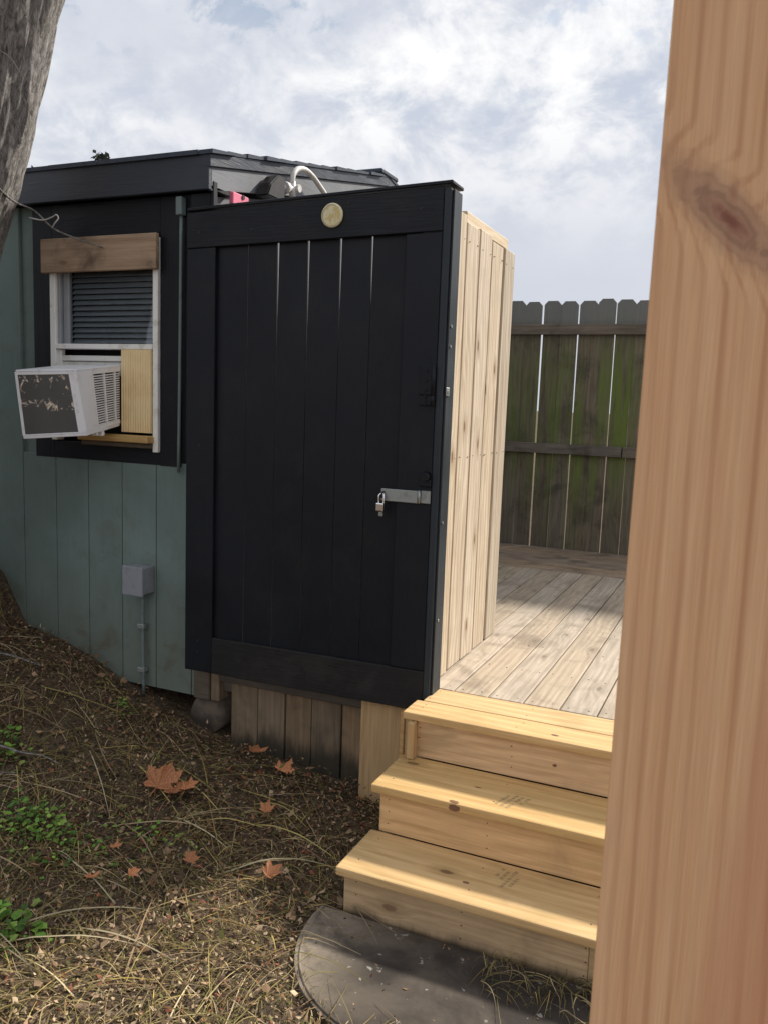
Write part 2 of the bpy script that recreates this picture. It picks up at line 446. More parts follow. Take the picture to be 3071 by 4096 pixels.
def mat_disc():
    g = NT('pale_medallion'); o = g.obj()
    n = g.noise(o, 42, 4, .6, .4, .42, .58, 0, 1)
    r = g.n('ShaderNodeVectorMath', operation='LENGTH'); g.l(o, r.inputs[0])
    inner = g.map(r.outputs['Value'], .034, .040, 1, 0)
    c = g.mix(g.math('MULTIPLY', n, g.math('MULTIPLY', inner, .8)), (.72, .66, .42), (.58, .42, .12))
    g.col(c); g.rough(.45); g.bump(n, .5, .002); return g.m
MT['disc'] = mat_disc()

def mat_ground():
    g = NT('bare_soil'); p = g.pos()
    a = g.noise(p, 1.7, 6, .6); b = g.noise(p, 38, 6, .7, .4); d = g.noise(p, 9, 5, .6)
    c = g.mix(g.map(b, .35, .65), (.05, .034, .022), (.15, .105, .068))
    c = g.mix(g.math('MULTIPLY', g.map(a, .45, .65), .5), c, (.13, .105, .07))
    c = g.mix(g.map(d, .55, .7, 0, .6), c, (.05, .045, .022))
    g.col(c); g.rough(.95); g.b.inputs['Specular IOR Level'].default_value = .15
    g.bump(g.math('ADD', b, d), .8, .02); return g.m
MT['soil'] = mat_ground()

def mat_attr(name, rough=.7, spec=.25, trans=0.0):
    g = NT(name); a = g.n('ShaderNodeAttribute', attribute_name='tint'); g.col(a.outputs['Color'])
    g.rough(rough); g.b.inputs['Specular IOR Level'].default_value = spec
    return g.m
MT['tint'] = mat_attr('plant_litter')

def mat_bark():
    g = NT('furrowed_bark'); o = g.obj()
    s = g.noise(g.vmath('MULTIPLY', o, (1, 1, .20)), 60, 8, .78, .9)
    b = g.noise(o, 6, 5, .6)
    c = g.ramp(s, [(.36, (.06, .052, .05)), (.5, (.26, .24, .225)), (.62, (.46, .435, .42))])
    c = g.mix(g.map(b, .5, .7, 0, .4), c, (.13, .135, .09))
    g.col(c); g.rough(.95); g.bump(s, .9, .02); return g.m
MT['bark'] = mat_bark()

def mat_leaf():
    g = NT('dead_leaf'); o = g.obj()
    n = g.noise(o, 26, 4, .6)
    c = g.mix(g.map(n, .35, .65), (.52, .23, .105), (.30, .115, .05))
    r = g.rand()
    hsv = g.n('ShaderNodeHueSaturation'); g.l(c, hsv.inputs['Color']); g.l(g.math('MULTIPLY_ADD', r, .5, .8), hsv.inputs['Value'])
    g.col(hsv.outputs[0]); g.rough(.6); g.b.inputs['Specular IOR Level'].default_value = .25
    g.bump(n, .4, .004); return g.m
MT['leaf'] = mat_leaf()

def mat_post():
    """planed fir: fine parallel grain with a large knot the grain sweeps round"""
    g = NT('foreground_fir'); p = g.obj(); s = g.z(p); x, z = s[0], s[2]
    KX, KZ = -.018, .388          # knot centre in post space
    dx = g.math('SUBTRACT', x, KX); dz = g.math('SUBTRACT', z, KZ)
    # slanting oval knot
    u = g.math('ADD', g.math('MULTIPLY', dx, .80), g.math('MULTIPLY', dz, .60))
    v = g.math('SUBTRACT', g.math('MULTIPLY', dz, .80), g.math('MULTIPLY', dx, .60))
    uu = g.math('MULTIPLY', u, 1/.0115); vv = g.math('MULTIPLY', v, 1/.0072)
    # the long axis runs down to the right
    a = g.math('SUBTRACT', g.math('MULTIPLY', dx, .72), g.math('MULTIPLY', dz, .69))
    b = g.math('ADD', g.math('MULTIPLY', dx, .69), g.math('MULTIPLY', dz, .72))
    wob = g.noise(p, 46, 6, .62, .8)
    wob = g.math('MULTIPLY', g.math('SUBTRACT', wob, .5), 1.0)
    rr = g.math('SQRT', g.math('ADD', g.math('POWER', g.math('MULTIPLY', a, 1/.056), 2.0), g.math('POWER', g.math('MULTIPLY', b, 1/.0155), 2.0)))
    rr = g.math('ADD', rr, g.math('MULTIPLY', wob, .95))
    near = g.map(rr, .7, 2.6, 1, 0)
    bend = g.math('MULTIPLY', near, .020)
    slow = g.noise(g.vmath('MULTIPLY', p, (9, 9, .9)), 1.0, 3, .5)
    grain = g.math('ADD', g.math('ADD', x, g.math('MULTIPLY', z, .012)), g.math('MULTIPLY_ADD', slow, .028, bend))
    l1 = g.math('SINE', g.math('MULTIPLY', grain, 6.283*58))
    l1 = g.math('POWER', g.map(l1, -1, 1, 0, 1), 7.0)
    knr = g.math('POWER', g.map(g.math('SINE', g.math('MULTIPLY', rr, 15.0)), -1, 1, 0, 1), 2.0)
    wid = g.noise(g.vmath('MULTIPLY', p, (70, 70, 1.2)), 1.0, 3, .6)
    fib = g.noise(g.vmath('MULTIPLY', p, (900, 900, 12)), 1.0, 3, .6)
    c = g.mix(g.map(wid, .35, .65), (.86, .525, .285), (.79, .445, .23))
    c = g.mix(g.math('MULTIPLY', l1, g.map(wid, .3, .7, .10, .62)), c, (.50, .22, .10))
    c = g.mix(g.math('MULTIPLY', g.map(fib, .35, .65), .30), c, (.50, .27, .15))
    # redder heartwood streak low on the right
    red = g.map(g.math('ADD', g.math('MULTIPLY', z, -.085), x), .026, .050, 0, .42)
    c = g.mix(red, c, (.58, .24, .13))
    kc = g.mix(g.math('MULTIPLY', knr, .55), (.42, .235, .155), (.19, .095, .065))
    c = g.mix(g.map(rr, .45, 1.75, .8, 0), c, kc)
    c = g.mix(g.map(rr, .12, .5, .7, 0), c, (.22, .06, .04))
    g.col(c); g.rough(.6); g.b.inputs['Specular IOR Level'].default_value = .3
    g.bump(g.math('ADD', g.math('MULTIPLY', fib, .5), g.math('MULTIPLY', l1, -.5)), .18, .002)
    return g.m
MT['post'] = mat_post()

# ================================================================== GROUND
def sstep(a, b, t):
    t = min(1, max(0, (t-a)/(b-a))); return t*t*(3-2*t)
GX = [-60, -8, -5, -3.9, -3.62, -3.45, -3.24, -2.97, -2.74, -2.15, -1.44, -1.15, 60]
GZ = [.5, .60, .78, .86, .76, .475, .445, .365, .255, .085, .015, 0, 0]
def gh(x, y):
    base = float(np.interp(x, GX, GZ))
    s = .18+.82*sstep(1.2, 3.1, y)
    if x > -1.5: s *= 1
    h = base*s
    if y > 3.35 and x < -2.2: h = min(h, .22) if y > 3.6 else h
    n = mn.noise(Vector((x*2.3, y*2.3, 1.7)))*.012 + mn.noise(Vector((x*9, y*9, 5)))*.006
    k = sstep(-1.2, -1.5, x) if y > 1.9 else 1.0
    return h+n*k
def ground():
    xs = [-400, -120, -40, -15, -9, -6.5]+list(np.arange(-5.5, 1.2, .045))+[1.6, 2.5, 4, 8, 20, 60, 150, 400]
    ys = [-400, -100, -30, -8, -3, -1, 0]+list(np.arange(.4, 3.7, .045))+[4.2, 5, 6, 7, 8, 10, 15, 30, 80, 200, 500]
    V = []; F = []
    for y in ys:
        for x in xs:
            V.append((x, y, gh(x, y) if abs(x) < 61 else .0+(.5 if x < 0 else 0)))
    nx = len(xs)
    for j in range(len(ys)-1):
        for i in range(nx-1):
            a = j*nx+i; F.append((a, a+1, a+nx+1, a+nx))
    o = mesh_obj('ground', V, F, MT['soil'], smooth=True)
    tag(o, kind='structure')
ground()

# ================================================================== SHED
SX1 = -2.29     # right corner
SX0 = -7.0
SY = 3.20
SYB = 6.88
SYR = 5.04      # ridge
shed = empty('garden_shed', (-4.6, 5.0, .25), 'sage green garden shed with black painted trim and low pitched roof', 'shed')
# wall core
bm = bmesh.new()
def core():
    x0, x1, y0, y1 = SX0+.02, SX1-.03, SY+.13, SYB-.02
    pts = [(y0, .28), (y1, .28), (y1, 2.775), (SYR, 3.125), (y0, 2.775)]
    A = [bm.verts.new((x0, p[0], p[1])) for p in pts]; B = [bm.verts.new((x1, p[0], p[1])) for p in pts]
    bm.faces.new(A); bm.faces.new(B[::-1])
    for i in range(5):
        j = (i+1) % 5
        if i == 4: pass
        bm.faces.new((A[i], A[j], B[j], B[i]))
core()
bm_obj('wall', bm, MT['dark_in'], shed)
# front siding boards (grooved); the window opening interrupts them
WX0, WX1, WZ0, WZ1 = -3.235, -2.572, 1.475, 2.435
edges = [-2.29, -2.385, -2.597, -2.805, -3.019, -3.232, -3.455]
while edges[-1] > SX0+.2: edges.append(edges[-1]-.215)
edges[-1] = SX0
gap = .004
for a, b in zip(edges[1:], edges[:-1]):
    x0, x1 = a+gap/2, b-gap/2
    zb = .282
    if x1 <= -2.37 and x0 > -3.46: 
        box('siding_board', x0, x1, SY, SY+.018, zb, 1.40, MT['green'], shed, .002)
    elif x1 > -2.37:
        box('siding_board', x0, x1, SY, SY+.018, zb, 1.40, MT['green'], shed, .002)
    else:
        box('siding_board', x0, x1, SY, SY+.018, zb, 2.62, MT['green'], shed, .002)
box('backing_panel', SX0, SX1-.004, SY+.0185, SY+.028, .30, 1.47, MT['green'], shed, 0)
box('backing_panel', SX0, -3.36, SY+.0185, SY+.028, 1.471, 2.62, MT['green'], shed, 0)
box('floor_beam', -3.0, SX1-.02, SY+.16, SY+.24, .23, .28, MT['old_x'], shed, .003)
# black painted surround of the window
for nm, x0, x1, z0, z1, mt in (('black_panel', -3.36, WX0, 1.385, 2.615, 'black_v'), ('black_panel', WX1, -2.448, 1.383, 2.615, 'black_v'),
                           ('black_panel', WX0+.001, WX1-.001, 1.385, WZ0-.005, 'black_h'), ('black_panel', WX0+.001, WX1-.001, 2.455, 2.615, 'black_h')):
    box(nm, x0, x1, SY-.004, SY+.016, z0, z1, MT[mt], shed, .002)
box('black_panel', -2.447, SX1-.001, SY-.002, SY+.016, 1.402, 2.615, MT['black_v'], shed, .002)
box('corner_trim', SX1-.10, SX1+.004, SY-.020, SY-.0045, 1.39, 2.612, MT['black_v'], shed, .003)
box('corner_trim', SX1+.005, SX1+.022, SY-.020, SY+.012, .32, 2.66, MT['black_v'], shed, .003)
box('corner_trim', SX1-.02, SX1+.010, SY-.022, SY-.0045, .285, 1.385, MT['green'], shed, .003)
# gable wall boards facing the enclosure
yy = SY+.017; k = 0
while yy < SYB-.05:
    y1 = min(yy+.215, SYB)
    def zt(y): return 2.60+(min(y, 2*SYR-y)-SY)*.197
    bm = bmesh.new()
    pts = [(yy+.003, .32), (y1-.003, .32), (y1-.003, zt(y1)), (yy+.003, zt(yy))]
    A = [bm.verts.new((SX1-.029, p[0], p[1])) for p in pts]; B = [bm.verts.new((SX1-.010, p[0], p[1])) for p in pts]
    bm.faces.new(A); bm.faces.new(B[::-1])
    for i in range(4): bm.faces.new((A[i], A[(i+1) % 4], B[(i+1) % 4], B[i]))
    bm_obj('siding_board', bm, MT['grey_trim'], shed); yy += .215
# eave fascia and rakes
box('fascia', SX0-.2, SX1+.020, SY-.055, SY-.030, 2.617, 2.775, MT['fascia'], shed, .003)
box('soffit', SX0-.2, SX1+.018, SY-.029, SY+.12, 2.622, 2.640, MT['black_h'], shed, .002)
def rake(name, z0, z1, x0, x1, mat, ya, yb, back=False):
    bm = bmesh.new()
    f = lambda y: (y-SY)*.197
    pts = [(ya, z0+f(ya)), (SYR, z0+f(SYR)), (SYR, z1+f(SYR)), (ya, z1+f(ya))]
    if back: pts = [(2*SYR-p[0], p[1]) for p in pts]
    A = [bm.verts.new((x0, *p)) for p in pts]; B = [bm.verts.new((x1, *p)) for p in pts]
    bm.faces.new(A); bm.faces.new(B[::-1])
    for i in range(4): bm.faces.new((A[i], A[(i+1) % 4], B[(i+1) % 4], B[i]))
    bmesh.ops.bevel(bm, geom=bm.edges[:], offset=.002, segments=1, affect='EDGES')
    return bm_obj(name, bm, mat, shed)
for bk in (False, True):
    rake('rake_board', 2.622, 2.722, SX1+.0, SX1+.018, MT['grey_trim'], SY-.029, 0, bk)
    rake('rake_trim', 2.7225, 2.775, SX1-.01, SX1+.030, MT['fascia_y'], SY-.056, 0, bk)
# shingle roof: courses as strips of real steps
def roof(back):
    bm = bmesh.new(); L = SYR-SY+.064; ncourse = 13
    rr = random.Random(3+back)
    for i in range(ncourse):
        d0 = i*L/ncourse; d1 = (i+1)*L/ncourse+.03
        x = SX0-.25
        while x < SX1+.035:
            w = min(.26+rr.random()*.05, SX1+.045+rr.uniform(-.008, .01)-x)
            if w < .02: break
            h = .006+rr.random()*.004
            y0, y1 = SY-.064+d0-rr.random()*.006, min(SY-.064+d1, SYR)
            z0, z1 = 2.776+(y0-SY)*.197, 2.776+(y1-SY)*.197
            q = []
            for (X, Y, Z) in ((x, y0, z0), (x+w-.004, y0, z0), (x+w-.004, y1, z1), (x, y1, z1)):
                Yb = 2*SYR-Y if back else Y
                q.append((X, Yb, Z))
            lo = [bm.verts.new((a, b, c)) for a, b, c in q]
            hi = [bm.verts.new((a, b, c+h+(.010 if n_ < 2 else .002))) for n_, (a, b, c) in enumerate(q)]
            bm.faces.new(hi); bm.faces.new(lo[::-1])
            for a in range(4): bm.faces.new((lo[a], lo[(a+1) % 4], hi[(a+1) % 4], hi[a]))
            x += w
    o = bm_obj('roof_shingles', bm, MT['shingle'], shed); o['kind'] = 'stuff'
roof(False); roof(True)
for i in range(18):
    x1 = SX1+.04-i*.27
    box('ridge_shingle', x1-.268, x1, SYR-.13, SYR+.13, 3.135+.003*(i % 2), 3.165+.003*(i % 2), MT['shingle'], shed, .008)

# ---- window (part of the shed) > frame, pane, blind ...
win = empty('window', (-2.9, SY, 1.48), None, None, parent=shed)
def wpart(name, *a, **k): return box(name, *a, parent=win, **k)
FY0, FY1 = SY-.022, SY+.030
fw = .036
wpart('window_frame', WX0, WX0+fw, FY0, FY1, WZ0, WZ1, MT['white_al'])
wpart('window_frame', WX1-.030, WX1, FY0, FY1, WZ0-.03, WZ1, MT['white_al'])
wpart('window_frame', WX0+fw+.001, WX1-.031, FY0, FY1, WZ1-.04, WZ1-.001, MT['white_al'])
wpart('sash_rail', WX0+fw+.001, WX1-.031, FY0-.004, FY1, 1.925, 1.950, MT['white_al'])
wpart('sash_rail', WX0+fw+.020, WX1-.032, FY0+.020, FY1-.004, 1.868, 1.895, MT['white_al'])
wpart('sash_rail', WX0+fw+.001, WX0+fw+.019, FY0+.018, FY1-.006, 1.50, 1.924, MT['white_al'])
wpart('sash_stile', WX0+fw+.001, WX0+fw+.018, FY0+.014, FY1-.002, 1.951, WZ1-.041, MT['slat'])
wpart('sash_stile', WX0+fw+.024, WX0+fw+.060, FY0+.030, FY1+.004, 1.951, WZ1-.041, MT['slat'])
wpart('window_pane', WX0+fw+.061, WX1-.031, SY+.018, SY+.022, 1.951, WZ1-.041, MT['glass'], bev=0)
wpart('sash_panel', WX0+fw+.020, WX1-.032, FY0+.030, FY1-.004, 1.80, 1.866, MT['white_al'])
wpart('recess_panel', WX0+fw, WX1-.03, SY+.075, SY+.085, 1.50, WZ1-.04, MT['dark_in'], bev=0)
bm = bmesh.new(); z = 1.958
while z < WZ1-.05:
    x0, x1 = WX0+fw+.062, WX1-.034
    vs = [bm.verts.new(p) for p in ((x0, SY+.030, z), (x1, SY+.030, z), (x1, SY+.046, z+.021), (x0, SY+.046, z+.021), (x0, SY+.031, z-.002), (x1, SY+.031, z-.002), (x1, SY+.047, z+.019), (x0, SY+.047, z+.019))]
    for f in ((0, 1, 2, 3), (7, 6, 5, 4), (0, 4, 5, 1), (2, 6, 7, 3), (0, 3, 7, 4), (1, 5, 6, 2)): bm.faces.new([vs[i] for i in f])
    z += .0265
bm_obj('blind_slats', bm, MT['slat'], win)['kind'] = 'stuff'
wpart('header_board', -3.262, -2.560, SY-.050, SY-.024, 2.288, 2.448, MT['header_x'], bev=.003)
wpart('window_sill', -3.02, -2.592, SY-.072, SY-.006, 1.488, 1.522, MT['header_x'] if False else MT['pine_x'], bev=.004)
wpart('sill_support', -3.02, -2.60, SY-.045, SY-.006, 1.463, 1.4865, MT['old_x'], bev=.004)

# ================================================================== AIR CONDITIONER
AC = dict(otl=(-3.107, 2.84, 1.806), otr=(-2.743, 2.84, 1.815), obr=(-2.728, 2.89, 1.524), obl=(-3.115, 2.89, 1.490),
          itl=(-3.140, 3.165, 1.846), itr=(-2.782, 3.165, 1.850), ibr=(-2.782, 3.165, 1.562), ibl=(-3.148, 3.165, 1.560))
AC = {k: Vector(v) for k, v in AC.items()}
def acp(u, v, w):
    """u: 0 left..1 right, v: 0 bottom..1 top, w: 0 outer..1 wall"""
    o_ = AC['obl'].lerp(AC['obr'], u).lerp(AC['otl'].lerp(AC['otr'], u), v)
    i_ = AC['ibl'].lerp(AC['ibr'], u).lerp(AC['itl'].lerp(AC['itr'], u), v)
    return o_.lerp(i_, w)
def acbox(bm, u0, u1, v0, v1, w0, w1):
    P = [bm.verts.new(acp(u, v, w)) for w in (w0, w1) for v in (v0, v1) for u in (u0, u1)]
    for f in ((0, 1, 3, 2), (4, 6, 7, 5), (0, 2, 6, 4), (1, 5, 7, 3), (2, 3, 7, 6), (0, 4, 5, 1)): bm.faces.new([P[i] for i in f])
ac = empty('air_conditioner', (-2.93, 3.0, 1.5), 'white window air conditioner with flaking dark back, sticking out of the shed window', 'air conditioner')
def acpart(name, boxes, mat, bev=0):
    bm = bmesh.new()
    for b in boxes: acbox(bm, *b)
    if bev: bmesh.ops.bevel(bm, geom=bm.edges[:], offset=bev, segments=2, affect='EDGES')
    return bm_obj(name, bm, mat, ac)
acpart('core', [(.03, .965, .05, .97, .04, 1)], MT['dark_in'])
acpart('top_panel', [(0, 1, .972, 1, .0, 1)], MT['white_ac'], .003)
acpart('base_pan', [(.0, 1, 0, .045, -.01, .62), (.1, .99, .0, .045, .625, 1)], MT['white_ac'], .003)
acpart('side_panel', [(0, .028, .046, .971, .0, 1)], MT['white_ac'], .002)
# right side: plain strip next to the back, then louvred columns
acpart('side_panel', [(.966, 1, .046, .971, .0, .36), (.966, 1, .90, .971, .361, 1), (.966, 1, .046, .10, .361, 1),
                      (.966, 1, .101, .899, .60, .63), (.966, 1, .101, .899, .862, .89)], MT['white_ac'], .001)
lv = []
for (w0, w1) in ((.362, .598), (.632, .86), (.892, .99)):
    n = 21
    for i in range(n):
        v = .105+.79*i/n
        lv.append((.969, .997, v, v+.017, w0, w1))
acpart('side_louvres', lv, MT['white_ac'])['kind'] = 'stuff'
acpart('back_frame', [(.0, .045, .046, .971, -.015, -.001), (.0451, 1, .93, .971, -.015, -.001), (.0451, 1, .046, .065, -.015, -.001), (.88, 1.0, .0651, .929, -.015, -.001)], MT['white_ac'], .001)
acpart('back_grille', [(.0452, .879, .0652, .929, -.009, .03)], MT['ac_back'])
acpart('mounting_foot', [(.93, 1.0, -.075, -.002, .42, .50), (.9, .98, -.05, -.002, .30, .36)], MT['white_ac'], .002)
bm = bmesh.new()
# pleated side curtain between the unit and the right of the window
n = 12; xA, xB = -2.779, -2.604; V = []
for i in range(n*2+1):
    x = xA+(xB-xA)*i/(n*2); y = SY-.031+(.004 if i % 2 else 0)
    V.append((x, y))
for z0, z1 in ((1.535, 1.924),):
    lo = [bm.verts.new((x, y, z0)) for x, y in V]; hi = [bm.verts.new((x, y, z1)) for x, y in V]
    lb = [bm.verts.new((x, y+.012, z0)) for x, y in V]; hb = [bm.verts.new((x, y+.012, z1)) for x, y in V]
    for i in range(len(V)-1):
        bm.faces.new((lo[i], lo[i+1], hi[i+1], hi[i])); bm.faces.new((lb[i+1], lb[i], hb[i], hb[i+1]))
        bm.faces.new((hi[i], hi[i+1], hb[i+1], hb[i])); bm.faces.new((lo[i+1], lo[i], lb[i], lb[i+1]))
    bm.faces.new((lo[0], hi[0], hb[0], lb[0])); bm.faces.new((lo[-1], lb[-1], hb[-1], hi[-1]))
tag(bm_obj('filler_curtain', bm, MT['cream'], ac), 'yellowed pleated side curtain')

# ================================================================== PIPES AND BOXES ON THE SHED
cp = empty('wall_conduit', (-2.445, SY-.03, 1.2), 'thin grey painted conduit running down the black wall between window and gate', 'conduit')
bm = bmesh.new(); bm_tube(bm, [(-2.440, SY-.022, 2.54), (-2.443, SY-.022, 1.9), (-2.449, SY-.022, 1.36)], .0078, 10, 4)
bm_obj('pipe', bm, MT['grey_pipe'], cp)
bm = bmesh.new(); bm_box(bm, -2.457, -2.424, SY-.043, SY-.005, 2.52, 2.60, .006, 2); bm_obj('pipe_fitting', bm, MT['grey_pipe'], cp)
jb = empty('junction_box', (-2.68, SY, .3), 'small grey electrical box low on the green siding with a conduit below it', 'electrical box')
box('box_body', -2.712, -2.606, SY-.085, SY-.002, .764, .893, MT['box_grey'], jb, .004, 2)
box('cover', -2.720, -2.600, SY-.100, SY-.0855, .757, .900, MT['box_grey'], jb, .005, 2)
bm = bmesh.new(); bm_tube(bm, [(-2.655, SY-.028, .765), (-2.655, SY-.026, .5), (-2.652, SY-.024, .25)], .0085, 10, 4)
bm_obj('conduit', bm, MT['grey_pipe'], jb)
for z in (.592, .372):
    bm = bmesh.new(); bm_box(bm, -2.683, -2.640, SY-.0395, SY-.003, z-.012, z+.012, .004, 2)
    bm_obj('pipe_clamp', bm, MT['steel'], jb)
# electrical outlet fitting on the gable
gf = empty('hose_fitting', (-2.26, 3.75, 2.7), 'dark spotlight head with a white valve and curved white hose on the grey gable', 'outdoor fitting')
bm = bmesh.new()
_A = [bm.verts.new((-2.262, y, z)) for y, z in ((3.50, 2.67), (3.66, 2.67), (3.66, 2.785), (3.60, 2.785), (3.53, 2.73))]
_B = [bm.verts.new((-2.19, y, z)) for y, z in ((3.50, 2.67), (3.66, 2.67), (3.66, 2.785), (3.60, 2.785), (3.53, 2.73))]
bm.faces.new(_A); bm.faces.new(_B[::-1])
for _i in range(5): bm.faces.new((_A[_i], _A[(_i+1) % 5], _B[(_i+1) % 5], _B[_i]))
bmesh.ops.bevel(bm, geom=bm.edges[:], offset=.006, segments=2, affect='EDGES')
bm_obj('lamp_head', bm, MT['iron'], gf)
bm = bmesh.new(); bm_cyl(bm, (-2.22, 3.66, 2.745), (-2.22, 3.83, 2.775), .014, None, 10); bm_cyl(bm, (-2.22, 3.78, 2.715), (-2.22, 3.78, 2.80), .016, None, 10)
bm_cyl(bm, (-2.22, 3.70, 2.755), (-2.22, 3.73, 2.76), .026, None, 10); bm_cyl(bm, (-2.27, 3.80, 2.77), (-2.19, 3.80, 2.77), .02, None, 10)
bm_obj('valve', bm, MT['pipe_white'], gf)
bm = bmesh.new(); bm_tube(bm, [(-2.22, 3.775, 2.79), (-2.22, 3.785, 2.835), (-2.22, 3.83, 2.873), (-2.22, 3.90, 2.888), (-2.22, 3.98, 2.876), (-2.22, 4.06, 2.845), (-2.22, 4.13, 2.812), (-2.22, 4.17, 2.76)], .014, 10, 5)
bm_obj('hose', bm, MT['pipe_white'], gf)
pk = empty('pink_tag', (-2.25, 3.33, 2.6), 'small pink plastic piece tucked between the gable and the top of the gate', 'plastic tag')
bm = bmesh.new(); bm_box(bm, -2.262, -2.240, 3.29, 3.42, 2.585, 2.640, .004, 1); bm_obj('tag_body', bm, MT['pink'], pk)
bm = bmesh.new(); bm_cyl(bm, (-2.241, 3.37, 2.630), (-2.236, 3.37, 2.630), .011, None, 10); bm_obj('tag_hole', bm, MT['iron'], pk)

# ================================================================== BLACK GATE
GY = 3.08
gate = empty('black_gate', (-1.75, GY, .455), 'tall black painted board gate with a framed front, in the middle beside the green shed', 'gate')
GX0, GX1 = -2.334, -1.150
def gtop(x): return 2.505+(x-GX0)*.028
def slab(name, x0, x1, y0, y1, zb0, zb1, zt0, zt1, mat, parent, bev=.003):
    c = Vector(((x0+x1)/2, (y0+y1)/2, (zb0+zt0)/2)); bm = bmesh.new()
    P = [bm.verts.new(Vector(p)-c) for p in ((x0, y0, zb0), (x1, y0, zb1), (x1, y0, zt1), (x0, y0, zt0), (x0, y1, zb0), (x1, y1, zb1), (x1, y1, zt1), (x0, y1, zt0))]
    for f in ((0, 1, 2, 3), (7, 6, 5, 4), (0, 4, 5, 1), (2, 6, 7, 3), (0, 3, 7, 4), (1, 5, 6, 2)): bm.faces.new([P[i] for i in f])
    if bev: bmesh.ops.bevel(bm, geom=bm.edges[:], offset=bev, segments=1, affect='EDGES')
    return bm_obj(name, bm, mat, parent, c)
slab('stile', GX0, -2.186, GY, GY+.020, .455, .457, 2.352, 2.356, MT['black_v'], gate)
slab('stile', -1.300, GX1, GY, GY+.020, .638, .640, 2.368, 2.372, MT['black_v'], gate)
slab('top_rail', GX0, GX1, GY-.001, GY+.019, 2.354, 2.374, gtop(GX0), gtop(GX1), MT['black_h'], gate)
slab('bottom_rail', -2.185, GX1, GY-.001, GY+.019, .457, .470, .625, .637, MT['black_dusty'], gate)
bx = [-2.20, -2.032, -1.884, -1.739, -1.591, -1.452, -1.24]
gp = [0, .003, .0115, .0100, .0105, .0090, 0]
for i in range(6):
    a, b = bx[i]+gp[i]/2, bx[i+1]-gp[i+1]/2
    lean = 0
    zk = (0, 1.62, 1.95, 1.90, 2.02, 0)
    c_ = Vector(((a+b)/2, GY+.0255, 1.48)); bm = bmesh.new()
    xl, xr = bx[i]+.0015, bx[i+1]-.0015
    pr = [(xl, .50), (xr, .50)]
    if i < 5: pr += [(xr, zk[min(i+1, 4)] if i < 4 else 2.05)]
    pr += [(b, 2.47), (a, 2.47)]
    if i > 0: pr += [(xl, zk[i] if i < 5 else 2.05)]
    A = [bm.verts.new((x-c_.x, -.004, z-c_.z)) for x, z in pr]; B = [bm.verts.new((x-c_.x, .004, z-c_.z)) for x, z in pr]
    bm.faces.new(A); bm.faces.new(B[::-1])
    for q in range(len(pr)): bm.faces.new((A[q], A[(q+1) % len(pr)], B[(q+1) % len(pr)], B[q]))
    bm_obj('board', bm, MT['black_v'], gate, c_)
box('cap_board', GX0+.002, -1.116, GY-.003, GY+.125, 2.548, 2.562, MT['black_h'], gate, .003, rot=(0, -.028, 0)).location.z += -.020
# the posted edge at the right
box('edge_board', GX1+.001, -1.121, GY-.002, GY+.118, .52, 2.530, MT['black_edge_lit'], gate, .003)
box('edge_strip', -1.120, -1.112, GY+.012, GY+.10, .541, 2.528, MT['black_edge_lit'], gate, .002)
# hinges / bolts
def hinge(z, h):
    bm = bmesh.new()
    bm_box(bm, -1.215, -1.165, GY-.008, GY-.0015, z-h/2, z+h/2, .002)
    bm_cyl(bm, (-1.158, GY-.010, z-h/2), (-1.158, GY-.010, z+h/2), .008, None, 10)
    for dz in (-h*.3, 0, h*.3): bm_cyl(bm, (-1.19, GY-.012, z+dz), (-1.19, GY-.007, z+dz), .006, None, 8)
    bm_obj('hinge', bm, MT['black_v'], gate)
hinge(1.81, .12); hinge(1.735, .045)
bm = bmesh.new(); bm_cyl(bm, (-1.172, GY-.03, 1.435), (-1.172, GY-.002, 1.435), .016, .020, 12); bm_box(bm, -1.20, -1.150, GY-.014, GY-.0015, 1.395, 1.425, .003)
bm_obj('bolt_knob', bm, MT['black_v'], gate)
bm = bmesh.new(); bm_box(bm, -1.111, -1.107, GY+.005, GY+.04, 1.752, 1.785, .002); bm_cyl(bm, (-1.1069, GY+.022, 1.768), (-1.104, GY+.022, 1.768), .007, None, 8)
bm_obj('strike_plate', bm, MT['steel'], gate)
for z in (2.02, 1.943, 1.25, .85):
    bm = bmesh.new(); bm_cyl(bm, (-1.1115, GY+.035, z), (-1.108, GY+.035, z), .006, None, 8); bm_obj('screw', bm, MT['steel'], gate)
# hasp
hs = empty('hasp', (-1.26, GY, 1.36), None, None, parent=gate)
bm = bmesh.new(); bm_box(bm, -1.362, -1.203, GY-.012, GY-.0065, 1.325, 1.375, .002); bm_box(bm, -1.36, -1.345, GY-.0065, GY-.0015, 1.335, 1.365, .001)
bm_obj('hasp_strap', bm, MT['steel'], hs)
bm = bmesh.new(); bm_box(bm, -1.190, -1.151, GY-.010, GY-.0015, 1.327, 1.378, .002); bm_cyl(bm, (-1.1965, GY-.011, 1.326), (-1.1965, GY-.011, 1.377), .006, None, 10)
bm_obj('hasp_plate', bm, MT['steel'], hs)
bm = bmesh.new(); bm_tube(bm, [(-1.348, GY-.012, 1.362), (-1.348, GY-.030, 1.360), (-1.348, GY-.034, 1.35), (-1.348, GY-.030, 1.340), (-1.348, GY-.012, 1.338)], .0035, 8, 3)
bm_obj('staple', bm, MT['iron'], hs)
